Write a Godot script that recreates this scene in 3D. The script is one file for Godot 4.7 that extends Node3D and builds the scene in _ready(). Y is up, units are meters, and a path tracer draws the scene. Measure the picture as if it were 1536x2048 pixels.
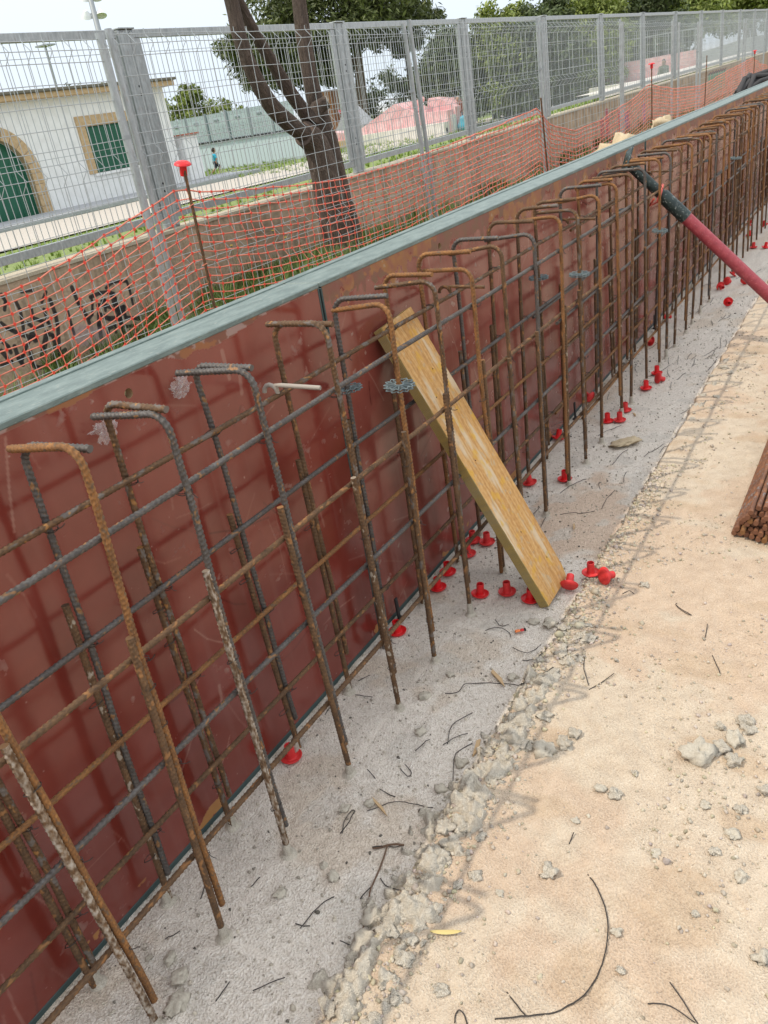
extends Node3D
# A strip footing with a tied rebar cage in front of steel-framed formwork panels, a park behind.
# x runs along the formwork away from the camera, y is up, z comes out of the formwork face.

var rng := RandomNumberGenerator.new()
var taken := {}
var mats := {}
const SLOPE := 0.0082

class MB:
	var v := PackedVector3Array()
	var n := PackedVector3Array()
	var t := PackedVector2Array()
	var c := PackedColorArray()
	var i := PackedInt32Array()
	var col := Color(1, 1, 1)
	func vert(p: Vector3, nn: Vector3, uv: Vector2) -> int:
		v.push_back(p); n.push_back(nn); t.push_back(uv); c.push_back(col)
		return v.size() - 1
	func tri(a: int, b: int, d: int) -> void:
		i.push_back(a); i.push_back(d); i.push_back(b)
	func quad(a: Vector3, b: Vector3, d: Vector3, e: Vector3, uvs := 1.0) -> void:
		# a b d e run counter-clockwise seen from outside
		var nn := (b - a).cross(e - a).normalized()
		if nn == Vector3.ZERO:
			nn = (d - b).cross(e - b).normalized()
		var w := (b - a).length() * uvs
		var h := (e - a).length() * uvs
		var k := vert(a, nn, Vector2(0, 0))
		vert(b, nn, Vector2(w, 0)); vert(d, nn, Vector2(w, h)); vert(e, nn, Vector2(0, h))
		tri(k, k + 1, k + 2); tri(k, k + 2, k + 3)
	func face(pts: Array) -> void:
		var nn: Vector3 = (pts[1] - pts[0]).cross(pts[2] - pts[0]).normalized()
		var k := v.size()
		for p in pts:
			vert(p, nn, Vector2(p.x + p.z, p.y))
		for j in range(1, pts.size() - 1):
			tri(k, k + j, k + j + 1)
	func box(at: Vector3, size: Vector3, bev := 0.0, basis := Basis.IDENTITY) -> void:
		var h := size * 0.5
		var b: float = minf(bev, minf(h.x, minf(h.y, h.z)) * 0.9)
		var ax := [Vector3.RIGHT, Vector3.UP, Vector3.BACK]
		for d in 3:
			for s in [-1.0, 1.0]:
				var e := (d + 1) % 3
				var g := (d + 2) % 3
				var o: Vector3 = ax[d] * h[d] * s
				var ue: Vector3 = ax[e] * (h[e] - b)
				var ug: Vector3 = ax[g] * (h[g] - b)
				var q := [o - ue - ug, o + ue - ug, o + ue + ug, o - ue + ug]
				if s < 0:
					q.reverse()
				quad(at + basis * q[0], at + basis * q[1], at + basis * q[2], at + basis * q[3])
		if b <= 0.0:
			return
		for d in 3:
			var e := (d + 1) % 3
			var g := (d + 2) % 3
			for s in [-1.0, 1.0]:
				for r in [-1.0, 1.0]:
					var p1: Vector3 = ax[e] * h[e] * s + ax[g] * (h[g] - b) * r
					var p2: Vector3 = ax[e] * (h[e] - b) * s + ax[g] * h[g] * r
					var l: Vector3 = ax[d] * (h[d] - b)
					var q := [p1 - l, p1 + l, p2 + l, p2 - l]
					if (q[1] - q[0]).cross(q[3] - q[0]).dot(p1 + p2) < 0:
						q.reverse()
					quad(at + basis * q[0], at + basis * q[1], at + basis * q[2], at + basis * q[3])
		for s in [-1.0, 1.0]:
			for r in [-1.0, 1.0]:
				for u in [-1.0, 1.0]:
					var q := [Vector3(h.x * s, (h.y - b) * r, (h.z - b) * u), Vector3((h.x - b) * s, h.y * r, (h.z - b) * u), Vector3((h.x - b) * s, (h.y - b) * r, h.z * u)]
					if (q[1] - q[0]).cross(q[2] - q[0]).dot(q[0]) < 0:
						q.reverse()
					face([at + basis * q[0], at + basis * q[1], at + basis * q[2]])
	func tube(pts: Array, rad, sides := 8, caps := true, vs := 1.0, wob := 0.0, sd := 0) -> void:
		# a round sweep; rad is a number or one per point
		var m := pts.size()
		var tan: Vector3 = (pts[1] - pts[0]).normalized()
		var nx := tan.cross(Vector3(0.31, 0.77, 0.56)).normalized()
		var k0 := v.size()
		var s := 0.0
		for j in m:
			var tj: Vector3
			if j == 0: tj = (pts[1] - pts[0]).normalized()
			elif j == m - 1: tj = (pts[j] - pts[j - 1]).normalized()
			else: tj = (pts[j + 1] - pts[j - 1]).normalized()
			if tj == Vector3.ZERO: tj = tan
			nx = (nx - tj * nx.dot(tj)).normalized()
			var ny := tj.cross(nx)
			var r: float = rad if (rad is float or rad is int) else rad[j]
			if j > 0: s += (pts[j] - pts[j - 1]).length()
			for q in sides + 1:
				var an := TAU * (q % sides) / sides
				var d := nx * cos(an) + ny * sin(an)
				var rr := r
				if wob > 0.0:
					rr *= 1.0 + wob * (sin(an * 3.0 + sd + s * 2.1) * 0.5 + sin(an * 5.0 + s * 3.7 + sd * 1.7) * 0.35 + sin(an * 2.0 - s * 5.0 + sd) * 0.4)
				vert(pts[j] + d * rr, d, Vector2(float(q) / sides, s * vs))
		for j in m - 1:
			for q in sides:
				var a := k0 + j * (sides + 1) + q
				tri(a, a + 1, a + sides + 2); tri(a, a + sides + 2, a + sides + 1)
		if caps:
			for en in [0, m - 1]:
				var tt: Vector3 = ((pts[0] - pts[1]) if en == 0 else (pts[m - 1] - pts[m - 2])).normalized()
				var ce := vert(pts[en], tt, Vector2(0.5, 0.5))
				var b0 := v.size()
				for q in sides:
					var src: Vector3 = v[k0 + en * (sides + 1) + q]
					vert(src, tt, Vector2(0.5, 0.5))
				for q in sides:
					if en == 0: tri(ce, b0 + (q + 1) % sides, b0 + q)
					else: tri(ce, b0 + q, b0 + (q + 1) % sides)
	func lathe(prof: Array, sides := 20, xf := Transform3D.IDENTITY) -> void:
		# prof: (radius, height) running so that the outside lies to its right going up
		for j in prof.size() - 1:
			var p: Vector2 = prof[j]
			var q: Vector2 = prof[j + 1]
			if p.distance_to(q) < 1e-6: continue
			var nn2 := Vector2((q - p).y, -(q - p).x).normalized()
			var k := v.size()
			for s in sides + 1:
				var an := TAU * s / sides
				var d := Vector3(cos(an), 0, sin(an))
				var nn := xf.basis * (d * nn2.x + Vector3.UP * nn2.y).normalized()
				vert(xf * (d * p.x + Vector3.UP * p.y), nn, Vector2(float(s) / sides, p.y))
				vert(xf * (d * q.x + Vector3.UP * q.y), nn, Vector2(float(s) / sides, q.y))
			for s in sides:
				var a := k + s * 2
				tri(a, a + 1, a + 3); tri(a, a + 3, a + 2)
	func rock(at: Vector3, size: Vector3, noise: FastNoiseLite, sd: float, rings := 6, rough := 0.35) -> void:
		var k := v.size()
		var segs := rings * 2
		var pos := PackedVector3Array()
		for a in rings + 1:
			var ph := PI * a / rings
			for b in segs + 1:
				var th := TAU * (b % segs) / segs
				var d := Vector3(sin(ph) * cos(th), cos(ph), sin(ph) * sin(th))
				var r := 1.0 + rough * noise.get_noise_3d(d.x * 90.0 + sd * 37.0, d.y * 90.0 + sd * 11.0, d.z * 90.0) * 2.0
				pos.push_back(at + d * r * size)
		for a in rings + 1:
			for b in segs + 1:
				var p := pos[a * (segs + 1) + b]
				var u := pos[a * (segs + 1) + (b + 1) % segs] - pos[a * (segs + 1) + (b + segs - 1) % segs]
				var w := pos[mini(a + 1, rings) * (segs + 1) + b] - pos[maxi(a - 1, 0) * (segs + 1) + b]
				var nn := w.cross(u).normalized()
				if nn.dot(p - at) < 0: nn = -nn
				if nn == Vector3.ZERO: nn = (p - at).normalized()
				vert(p, nn, Vector2(p.x, p.z))
		for a in rings:
			for b in segs:
				var e := k + a * (segs + 1) + b
				tri(e, e + 1, e + segs + 2); tri(e, e + segs + 2, e + segs + 1)
	func mesh() -> ArrayMesh:
		var a := []
		a.resize(Mesh.ARRAY_MAX)
		a[Mesh.ARRAY_VERTEX] = v; a[Mesh.ARRAY_NORMAL] = n; a[Mesh.ARRAY_TEX_UV] = t; a[Mesh.ARRAY_COLOR] = c; a[Mesh.ARRAY_INDEX] = i
		var m := ArrayMesh.new()
		m.add_surface_from_arrays(Mesh.PRIMITIVE_TRIANGLES, a)
		return m

# ---------------------------------------------------------------- objects
func numbered(called: String) -> String:
	var k: int = taken.get(called, 0)
	taken[called] = k + 1
	return called if k == 0 else "%s_%03d" % [called, k]

func tag(o: Node, label: String, category: String, group := "") -> Node:
	o.set_meta("label", label); o.set_meta("category", category)
	if group: o.set_meta("group", group)
	return o

func thing(called: String, label: String, category: String, at := Vector3.ZERO, group := "") -> Node3D:
	var o := Node3D.new()
	o.name = numbered(called)
	add_child(o)
	o.position = at
	tag(o, label, category, group)
	return o

func obj(called: String, what, m: Material, parent: Node = self, at := Transform3D.IDENTITY) -> MeshInstance3D:
	var o := MeshInstance3D.new()
	o.mesh = what.mesh() if what is MB else what
	o.material_override = m
	o.transform = at
	o.name = numbered(called) if parent == self else called
	parent.add_child(o, true)
	return o

func struct(called: String, what, m: Material) -> MeshInstance3D:
	var o := obj(called, what, m)
	o.set_meta("kind", "structure")
	return o

func many(called: String, what: Mesh, m: Material, xf: Array, parent: Node = self, cols := []) -> MultiMeshInstance3D:
	var mm := MultiMesh.new()
	mm.transform_format = MultiMesh.TRANSFORM_3D
	mm.use_colors = cols.size() > 0
	mm.mesh = what
	mm.instance_count = xf.size()
	for k in xf.size():
		mm.set_instance_transform(k, xf[k])
		if cols.size() > 0: mm.set_instance_color(k, cols[k])
	var o := MultiMeshInstance3D.new()
	o.multimesh = mm
	o.material_override = m
	o.name = numbered(called) if parent == self else called
	parent.add_child(o, true)
	return o

# ---------------------------------------------------------------- materials
func fn(freq: float, sd: int, oct := 4, type := FastNoiseLite.TYPE_SIMPLEX_SMOOTH) -> FastNoiseLite:
	var f := FastNoiseLite.new()
	f.noise_type = type
	f.frequency = freq
	f.seed = sd
	f.fractal_octaves = oct
	return f

func field(w: int, h: int, freq: float, sd: int, oct := 4, type := FastNoiseLite.TYPE_SIMPLEX_SMOOTH) -> PackedByteArray:
	var im := fn(freq, sd, oct, type).get_seamless_image(w, h)
	im.convert(Image.FORMAT_L8)
	return im.get_data()

func lut(stops: Array) -> PackedByteArray:
	# stops: [offset, linear colour] -> 256 sRGB entries
	var out := PackedByteArray()
	for k in 256:
		var x := k / 255.0
		var c: Color = stops[0][1]
		for s in stops.size() - 1:
			if x >= stops[s][0]:
				c = stops[s][1].lerp(stops[s + 1][1], clampf((x - stops[s][0]) / (stops[s + 1][0] - stops[s][0]), 0, 1))
		c = c.linear_to_srgb()
		out.push_back(int(c.r8)); out.push_back(int(c.g8)); out.push_back(int(c.b8))
	return out

func blend_tex(w: int, h: int, f1: PackedByteArray, w1: float, f2: PackedByteArray, w2: float, stops: Array, masks := []) -> ImageTexture:
	# masks: [field, threshold 0..255, softness, colour, strength]
	var l := lut(stops)
	var out := PackedByteArray()
	out.resize(w * h * 3)
	var off := 127.5 - 127.5 * (w1 + w2)
	for k in w * h:
		var x := clampi(int(f1[k] * w1 + f2[k] * w2 + off), 0, 255) * 3
		out[k * 3] = l[x]; out[k * 3 + 1] = l[x + 1]; out[k * 3 + 2] = l[x + 2]
	for m in masks:
		var f: PackedByteArray = m[0]
		var c: Color = m[3].linear_to_srgb()
		for k in w * h:
			if f[k] > m[1]:
				var a: float = minf(1.0, (f[k] - m[1]) / m[2]) * m[4]
				out[k * 3] = int(lerpf(out[k * 3], c.r8, a)); out[k * 3 + 1] = int(lerpf(out[k * 3 + 1], c.g8, a)); out[k * 3 + 2] = int(lerpf(out[k * 3 + 2], c.b8, a))
	return ImageTexture.create_from_image(Image.create_from_data(w, h, false, Image.FORMAT_RGB8, out))

func grey_tex(w: int, h: int, f: PackedByteArray) -> ImageTexture:
	return ImageTexture.create_from_image(Image.create_from_data(w, h, false, Image.FORMAT_L8, f))

func lin(r: float, g: float, b: float) -> Color:
	return Color(r, g, b)

func mat(called: String, c: Color, rough: float, metal := 0.0) -> StandardMaterial3D:
	var m := StandardMaterial3D.new()
	m.resource_name = called
	m.albedo_color = c.linear_to_srgb()
	m.roughness = rough
	m.metallic = metal
	mats[called] = m
	return m

func tmat(called: String, tex: Texture2D, rough: float, scale := Vector3.ONE, tri := false, metal := 0.0) -> StandardMaterial3D:
	var m := mat(called, Color(1, 1, 1), rough, metal)
	m.albedo_texture = tex
	m.uv1_scale = scale
	if tri:
		m.uv1_triplanar = true
		m.uv1_world_triplanar = true
	return m

func bump(m: StandardMaterial3D, tex: Texture2D, cm: float) -> void:
	m.heightmap_enabled = true
	m.heightmap_texture = tex
	m.heightmap_scale = cm

func make_materials() -> void:
	# --- sand and concrete
	var s1 := field(512, 512, 0.012, 11, 5)
	var s2 := field(512, 512, 0.16, 12, 3)
	var s3 := field(512, 512, 0.07, 13, 4, FastNoiseLite.TYPE_CELLULAR)
	var s4 := field(512, 512, 0.30, 14, 2)
	var s5 := field(512, 512, 0.045, 15, 4)
	var sand := tmat("sand", blend_tex(512, 512, s1, 0.35, s2, 0.75, [[0.0, lin(.28, .22, .165)], [0.3, lin(.46, .38, .3)], [0.6, lin(.55, .47, .375)], [1.0, lin(.72, .655, .56)]], [[s4, 205, 26.0, lin(.66, .61, .53), .85], [s3, 232, 12.0, lin(.2, .155, .105), .6], [field(512, 512, 0.22, 16, 2), 214, 16.0, lin(.17, .14, .1), .7]]), 0.95, Vector3(2.6, 2.6, 2.6), true)
	sand.vertex_color_use_as_albedo = true
	var hb := PackedByteArray()
	hb.resize(512 * 512)
	for k in 512 * 512:
		hb[k] = clampi(int(s2[k] * 0.45 + s4[k] * 0.25 + s1[k] * 0.3), 0, 255)
	bump(sand, grey_tex(512, 512, hb), 0.6)
	var c2 := field(512, 512, 0.11, 22, 4)
	var conc := tmat("footing_concrete", blend_tex(512, 512, s5, 0.5, c2, 0.8, [[0.0, lin(.44, .375, .3)], [0.4, lin(.72, .65, .565)], [0.7, lin(.8, .74, .66)], [1.0, lin(.88, .84, .78)]], [[s4, 220, 26.0, lin(.3, .28, .25), .65], [field(512, 512, 0.2, 25, 2), 230, 20.0, lin(.16, .15, .14), .7]]), 0.93, Vector3(3.1, 3.1, 3.1), true)
	conc.vertex_color_use_as_albedo = true
	for k in 512 * 512:
		hb[k] = clampi(int(c2[k] * 0.5 + s4[k] * 0.35 + s5[k] * 0.15), 0, 255)
	bump(conc, grey_tex(512, 512, hb), 0.8)
	var lump := tmat("broken_concrete", blend_tex(512, 512, s5, 0.4, c2, 0.7, [[0.0, lin(.34, .29, .22)], [0.45, lin(.61, .545, .445)], [1.0, lin(.8, .75, .66)]], [[s4, 210, 26.0, lin(.25, .23, .2), .6]]), 0.95, Vector3(7, 7, 7), true)
	bump(lump, grey_tex(512, 512, hb), 0.9)
	var stone := tmat("grey_stone", blend_tex(512, 512, s5, 0.5, s4, 0.5, [[0.0, lin(.27, .235, .185)], [0.5, lin(.5, .45, .365)], [1.0, lin(.7, .645, .55)]]), 0.9, Vector3(9, 9, 9), true)
	bump(stone, grey_tex(512, 512, hb), 0.25)
	tmat("tan_stone", blend_tex(512, 512, s5, 0.5, s4, 0.5, [[0.0, lin(.3, .22, .13)], [0.5, lin(.5, .4, .26)], [1.0, lin(.68, .57, .4)]]), 0.93, Vector3(5, 5, 5), true)
	mat("gravel", lin(.55, .5, .42), 0.95).vertex_color_use_as_albedo = true
	# --- rebar: u runs round the bar, v along it in metres
	var r1 := field(64, 1024, 0.018, 31, 4)
	var r2 := field(64, 1024, 0.13, 32, 3)
	var r3 := field(64, 1024, 0.05, 33, 4)
	var r4 := field(64, 1024, 0.22, 34, 2)
	var r5 := field(64, 1024, 0.03, 35, 3)
	var grey := [[0.0, lin(0.034, 0.0272, 0.0238)], [0.45, lin(0.0782, 0.068, 0.0612)], [0.8, lin(0.129, 0.119, 0.112)], [1.0, lin(0.19, 0.177, 0.163)]]
	var brown := [[0.0, lin(0.036, 0.0202, 0.0101)], [0.4, lin(0.09, 0.0475, 0.0216)], [0.75, lin(0.144, 0.0756, 0.0324)], [1.0, lin(0.216, 0.115, 0.0504)]]
	var orange := [[0.0, lin(0.0656, 0.0295, 0.0115)], [0.4, lin(0.164, 0.0738, 0.0246)], [0.75, lin(0.279, 0.123, 0.0344)], [1.0, lin(0.385, 0.197, 0.0656)]]
	var vs := Vector3(1, 1.0, 1)
	tmat("rebar_orange", blend_tex(64, 1024, r1, 0.5, r2, 0.6, orange, [[r3, 168, 40.0, lin(.11, .075, .05), .8]]), 0.82, vs)
	tmat("rebar_brown", blend_tex(64, 1024, r1, 0.5, r2, 0.6, brown, [[r5, 160, 40.0, lin(.33, .15, .05), .75], [r4, 228, 18.0, lin(.5, .47, .43), .6]]), 0.8, vs)
	tmat("rebar_grey", blend_tex(64, 1024, r1, 0.4, r2, 0.6, grey, [[r5, 176, 30.0, lin(.3, .14, .05), .8], [r3, 186, 30.0, lin(.2, .1, .045), .6]]), 0.6, vs, false, 0.25)
	tmat("rebar_mixed", blend_tex(64, 1024, r3, 0.5, r2, 0.6, brown, [[r1, 150, 30.0, lin(.14, .125, .115), .85], [r5, 178, 30.0, lin(.42, .19, .05), .7]]), 0.72, vs, false, 0.15)
	tmat("rebar_starter", blend_tex(64, 1024, r1, 0.5, r2, 0.6, brown, [[r5, 170, 26.0, lin(.44, .4, .34), .7], [r4, 208, 26.0, lin(.5, .46, .4), .7]]), 0.88, vs)
	tmat("rebar_cement", blend_tex(64, 1024, r1, 0.5, r2, 0.6, brown, [[r3, 70, 130.0, lin(.46, .42, .36), .85], [r4, 206, 50.0, lin(.16, .09, .045), .6]]), 0.9, vs)
	tmat("rebar_stock", blend_tex(64, 1024, r1, 0.6, r2, 0.5, [[0.0, lin(.06, .03, .02)], [0.5, lin(.17, .07, .035)], [1.0, lin(.36, .15, .05)]], [[r5, 178, 30.0, lin(.2, .2, .22), .7]]), 0.7, vs)
	for k in ["rebar_orange", "rebar_brown", "rebar_grey", "rebar_mixed", "rebar_starter", "rebar_cement", "rebar_stock"]:
		mats[k].vertex_color_use_as_albedo = true
	mat("white_rebar", lin(.36, .325, .28), 0.85).vertex_color_use_as_albedo = true
	tmat("rebar_cut_end", blend_tex(64, 1024, r3, 0.5, r4, 0.6, [[0.0, lin(.12, .05, .025)], [1.0, lin(.38, .15, .07)]]), 0.85, Vector3(8, 8, 8), true)
	mat("tie_wire", lin(.045, .038, .034), 0.6, 0.3)
	mat("rusty_wire", lin(.13, .075, .045), 0.75)
	# --- formwork
	var st1 := field(512, 512, 0.02, 41, 4)
	var st2 := field(512, 512, 0.12, 42, 3)
	var steel := tmat("frame_paint", blend_tex(512, 512, st1, 0.7, st2, 0.35, [[0.0, lin(.08, .11, .103)], [0.5, lin(.135, .178, .165)], [1.0, lin(.215, .26, .24)]], [[field(512, 512, 0.06, 43, 5), 190, 20.0, lin(.3, .32, .28), .6], [field(512, 512, 0.09, 44, 3), 214, 20.0, lin(.25, .14, .06), .6], [st2, 222, 16.0, lin(.1, .12, .12), .6]]), 0.5, Vector3(1.1, 3.5, 3.5), true)
	bump(steel, grey_tex(512, 512, st2), 0.03)
	mat("frame_edge", lin(.035, .06, .058), 0.55)
	mat("hole_dark", lin(.08, .05, .035), 0.8)
	mat("ply_wood", lin(.3, .19, .1), 0.85)
	mats["panel_near"] = panel_material(0)
	mats["panel_far"] = panel_material(1)
	mats["panel_far2"] = panel_material(2)
	var film := mat("clear_film", Color(.9, .9, .9), 0.15)
	film.albedo_color.a = 0.2
	film.transparency = BaseMaterial3D.TRANSPARENCY_ALPHA
	film.cull_mode = BaseMaterial3D.CULL_DISABLED
	# --- plank, prop, caps, spacers
	var w1 := PackedByteArray()
	w1.resize(256 * 1024)
	var wf := fn(0.011, 51, 4)
	var wg := fn(0.06, 52, 3)
	var wm := PackedByteArray()
	wm.resize(256 * 1024)
	for y in 1024:
		for x in 256:
			var wv := x * 1.0 + wf.get_noise_2d(x * 0.5, y * 0.05) * 60.0
			var g := 0.5 + 0.32 * sin(wv * 0.19) + 0.22 * sin(wv * 0.67) + 0.26 * wg.get_noise_2d(x * 2.2, y * 0.03)
			w1[y * 256 + x] = clampi(int(g * 255.0), 0, 255)
			wm[y * 256 + x] = clampi(int(127 + 170.0 * wg.get_noise_2d(x * 0.22 + 400.0, y * 0.045)), 0, 255)
	var ws := field(256, 1024, 0.05, 53, 4)
	var wk := field(256, 1024, 0.02, 54, 4)
	var plank := tmat("plank_wood", blend_tex(256, 1024, w1, 0.32, ws, 0.38, [[0.0, lin(.25, .105, .03)], [0.4, lin(.47, .245, .075)], [0.7, lin(.58, .345, .13)], [1.0, lin(.68, .48, .27)]], [[wm, 140, 50.0, lin(.6, .5, .38), .7], [wk, 176, 30.0, lin(.42, .34, .25), .5], [field(256, 1024, 0.012, 55, 3), 168, 50.0, lin(.6, .33, .03), .6]]), 0.72, Vector3(1, 1, 1))
	bump(plank, grey_tex(256, 1024, w1), 0.06)
	tmat("plank_edge", blend_tex(256, 1024, ws, 0.7, wk, 0.5, [[0.0, lin(.1, .075, .03)], [0.4, lin(.24, .17, .06)], [0.7, lin(.42, .27, .045)], [1.0, lin(.58, .4, .06)]], [[wm, 140, 20.0, lin(.3, .28, .23), .7]]), 0.8, Vector3(6, 2, 1))
	var pr1 := field(512, 512, 0.03, 61, 4)
	var sp := field(512, 512, 0.16, 62, 2)
	tmat("prop_red", blend_tex(512, 512, pr1, 0.7, st2, 0.4, [[0.0, lin(.17, .02, .03)], [0.5, lin(.31, .04, .055)], [1.0, lin(.42, .09, .1)]], [[sp, 205, 14.0, lin(.6, .45, .42), .85]]), 0.5, Vector3(2, 2, 2), true)
	tmat("prop_green", blend_tex(512, 512, pr1, 0.7, st2, 0.4, [[0.0, lin(.006, .012, .012)], [0.5, lin(.011, .025, .024)], [1.0, lin(.024, .046, .044)]], [[field(512, 512, 0.05, 63, 4), 196, 10.0, lin(.55, .56, .52), .85]]), 0.45, Vector3(2.6, 2.6, 2.6), true)
	tmat("collar_red", blend_tex(512, 512, pr1, 0.6, st2, 0.5, [[0.0, lin(.4, .06, .05)], [0.6, lin(.62, .12, .09)], [1.0, lin(.7, .5, .45)]]), 0.6, Vector3(9, 9, 9), true)
	var cap := tmat("cap_red", blend_tex(512, 512, pr1, 0.5, st2, 0.5, [[0.0, lin(.55, .006, .01)], [0.6, lin(.72, .012, .016)], [1.0, lin(.76, .05, .045)]], [[sp, 226, 14.0, lin(.7, .4, .34), .5]]), 0.38, Vector3(5, 5, 5), true)
	cap.backlight_enabled = true
	cap.backlight = lin(.12, .004, .004)
	var cap2 := tmat("cap_dusty", blend_tex(512, 512, pr1, 0.5, st2, 0.5, [[0.0, lin(.5, .012, .014)], [0.6, lin(.64, .03, .03)], [1.0, lin(.68, .12, .1)]], [[sp, 196, 20.0, lin(.62, .42, .36), .6]]), 0.55, Vector3(6, 6, 6), true)
	cap2.backlight_enabled = true
	cap2.backlight = lin(.1, .004, .004)
	mat("spacer_grey", lin(.15, .19, .2), 0.6)
	mat("net_knot", lin(.88, .075, .045), 0.45)
	var op := mat("orange_plastic", lin(.93, .33, .22), 0.5)
	op.vertex_color_use_as_albedo = true
	op.backlight_enabled = true
	op.backlight = lin(.45, .1, .06).linear_to_srgb()
	# --- fences and wall
	var gz := tmat("galvanised", blend_tex(512, 512, st1, 0.7, st2, 0.4, [[0.0, lin(.26, .28, .285)], [0.5, lin(.4, .425, .43)], [1.0, lin(.54, .56, .56)]], [[field(512, 512, 0.03, 71, 4), 182, 26.0, lin(.3, .255, .24), .5]]), 0.42, Vector3(3, .8, 3), true, 0.4)
	gz.metallic_specular = 0.5
	mat("galvanised_wire", lin(.45, .48, .49), 0.45, 0.4)
	mats["wall_graffiti"] = wall_material(1, 81)
	mats["wall_plain"] = wall_material(0, 82)
	mats["wall_coloured"] = wall_material(2, 83)
	mats["wall_green"] = wall_material(3, 84)
	tmat("coping", blend_tex(512, 512, s5, 0.5, c2, 0.5, [[0.0, lin(.3, .25, .18)], [1.0, lin(.6, .53, .41)]]), 0.95, Vector3(2, 2, 2), true)
	# --- plants, park
	tmat("grass_soil", blend_tex(512, 512, s5, 0.6, s2, 0.6, [[0.0, lin(.07, .1, .025)], [0.45, lin(.17, .23, .06)], [0.7, lin(.26, .31, .1)], [1.0, lin(.4, .38, .2)]]), 0.95, Vector3(.8, .8, .8), true)
	tmat("verge_soil", blend_tex(512, 512, s5, 0.6, s2, 0.6, [[0.0, lin(.07, .07, .03)], [0.5, lin(.17, .15, .075)], [1.0, lin(.34, .29, .18)]]), 0.95, Vector3(.9, .9, .9), true)
	tmat("path_gravel", blend_tex(512, 512, s5, 0.5, s2, 0.6, [[0.0, lin(.28, .25, .21)], [0.5, lin(.46, .42, .37)], [1.0, lin(.62, .58, .52)]]), 0.95, Vector3(.6, .6, .6), true)
	for q in [["leaf_grass", lin(.27, .38, .09)], ["leaf_weed", lin(.13, .2, .05)], ["leaf_light", lin(.27, .34, .09)], ["leaf_dark", lin(.095, .135, .048)], ["leaf_pine", lin(.13, .165, .06)]]:
		var lm := mat(q[0], Color(1, 1, 1), 0.65)
		lm.vertex_color_use_as_albedo = true
		lm.cull_mode = BaseMaterial3D.CULL_DISABLED
		lm.backlight_enabled = true
		lm.backlight = (q[1] as Color * 0.6).linear_to_srgb()
		lm.albedo_color = (q[1] as Color).linear_to_srgb()
	mat("flower_yellow", lin(.8, .55, .02), 0.7)
	var bk1 := PackedByteArray()
	bk1.resize(512 * 512)
	var bn := fn(0.02, 91, 4)
	var bm := fn(0.09, 92, 3)
	for y in 512:
		for x in 512:
			var an := TAU * x / 512.0
			var g := bm.get_noise_3d(cos(an) * 260.0, sin(an) * 260.0, y * 0.30) * 0.9 + bn.get_noise_3d(cos(an) * 90.0, sin(an) * 90.0, y * 0.5) * 0.5
			bk1[y * 512 + x] = clampi(int(130 + 150 * g), 0, 255)
	var bark := tmat("bark", blend_tex(512, 512, bk1, 0.8, s2, 0.3, [[0.0, lin(.04, .028, .022)], [0.45, lin(.12, .085, .066)], [0.75, lin(.2, .15, .12)], [1.0, lin(.33, .27, .22)]]), 0.92, Vector3(1, .8, 1))
	bump(bark, grey_tex(512, 512, bk1), 2.2)
	tmat("cut_wood", blend_tex(512, 512, s5, 0.5, s2, 0.5, [[0.0, lin(.3, .24, .17)], [1.0, lin(.55, .48, .38)]]), 0.9, Vector3(6, 6, 6), true)
	# --- buildings
	tmat("white_render", blend_tex(512, 512, s1, 0.5, s2, 0.3, [[0.0, lin(.62, .61, .59)], [0.5, lin(.76, .76, .75)], [1.0, lin(.84, .84, .84)]]), 0.9, Vector3(.35, .35, .35), true)
	tmat("sandstone", blend_tex(512, 512, s1, 0.5, s2, 0.5, [[0.0, lin(.3, .2, .11)], [0.5, lin(.48, .34, .19)], [1.0, lin(.6, .46, .29)]]), 0.9, Vector3(.9, .9, .9), true)
	mat("shutter_green", lin(.006, .1, .055), 0.5)
	mat("roof_dark", lin(.14, .13, .1), 0.9)
	mat("red_tile", lin(.36, .11, .06), 0.85)
	mat("pale_blue_wall", lin(.5, .58, .63), 0.9)
	mat("panel_post", lin(.2, .24, .26), 0.6)
	tmat("brick_paint", blend_tex(512, 512, s1, 0.5, s2, 0.5, [[0.0, lin(.28, .12, .06)], [1.0, lin(.45, .22, .12)]]), 0.9, Vector3(.8, .8, .8), true)
	tmat("ramp_pink", blend_tex(512, 512, s1, 0.7, s5, 0.4, [[0.0, lin(.6, .26, .27)], [0.5, lin(.72, .42, .42)], [1.0, lin(.8, .62, .61)]]), 0.8, Vector3(.25, .25, .25), true)
	tmat("ramp_white", blend_tex(512, 512, s1, 0.6, s5, 0.4, [[0.0, lin(.6, .55, .47)], [1.0, lin(.82, .79, .74)]]), 0.85, Vector3(.3, .3, .3), true)
	tmat("ramp_grey", blend_tex(512, 512, s1, 0.6, s5, 0.4, [[0.0, lin(.3, .31, .33)], [1.0, lin(.45, .46, .48)]]), 0.85, Vector3(.3, .3, .3), true)
	mat("mast_steel", lin(.33, .35, .36), 0.5, 0.4)
	mat("lamp_white", lin(.75, .77, .78), 0.4)
	# --- people
	mat("skin", lin(.36, .2, .13), 0.6)
	mat("hair", lin(.03, .022, .018), 0.7)
	mat("grey_hair", lin(.4, .38, .36), 0.7)
	mat("shirt_blue", lin(.04, .38, .55), 0.8)
	mat("shorts_navy", lin(.012, .014, .03), 0.8)
	mat("jeans", lin(.07, .1, .2), 0.85)
	mat("brown_top", lin(.2, .07, .05), 0.85)
	mat("olive_top", lin(.09, .11, .07), 0.85)
	mat("shoe", lin(.25, .25, .24), 0.7)
	mat("bag_blue", lin(.06, .35, .48), 0.6)
	mat("bag_dark", lin(.03, .03, .035), 0.8)
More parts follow.
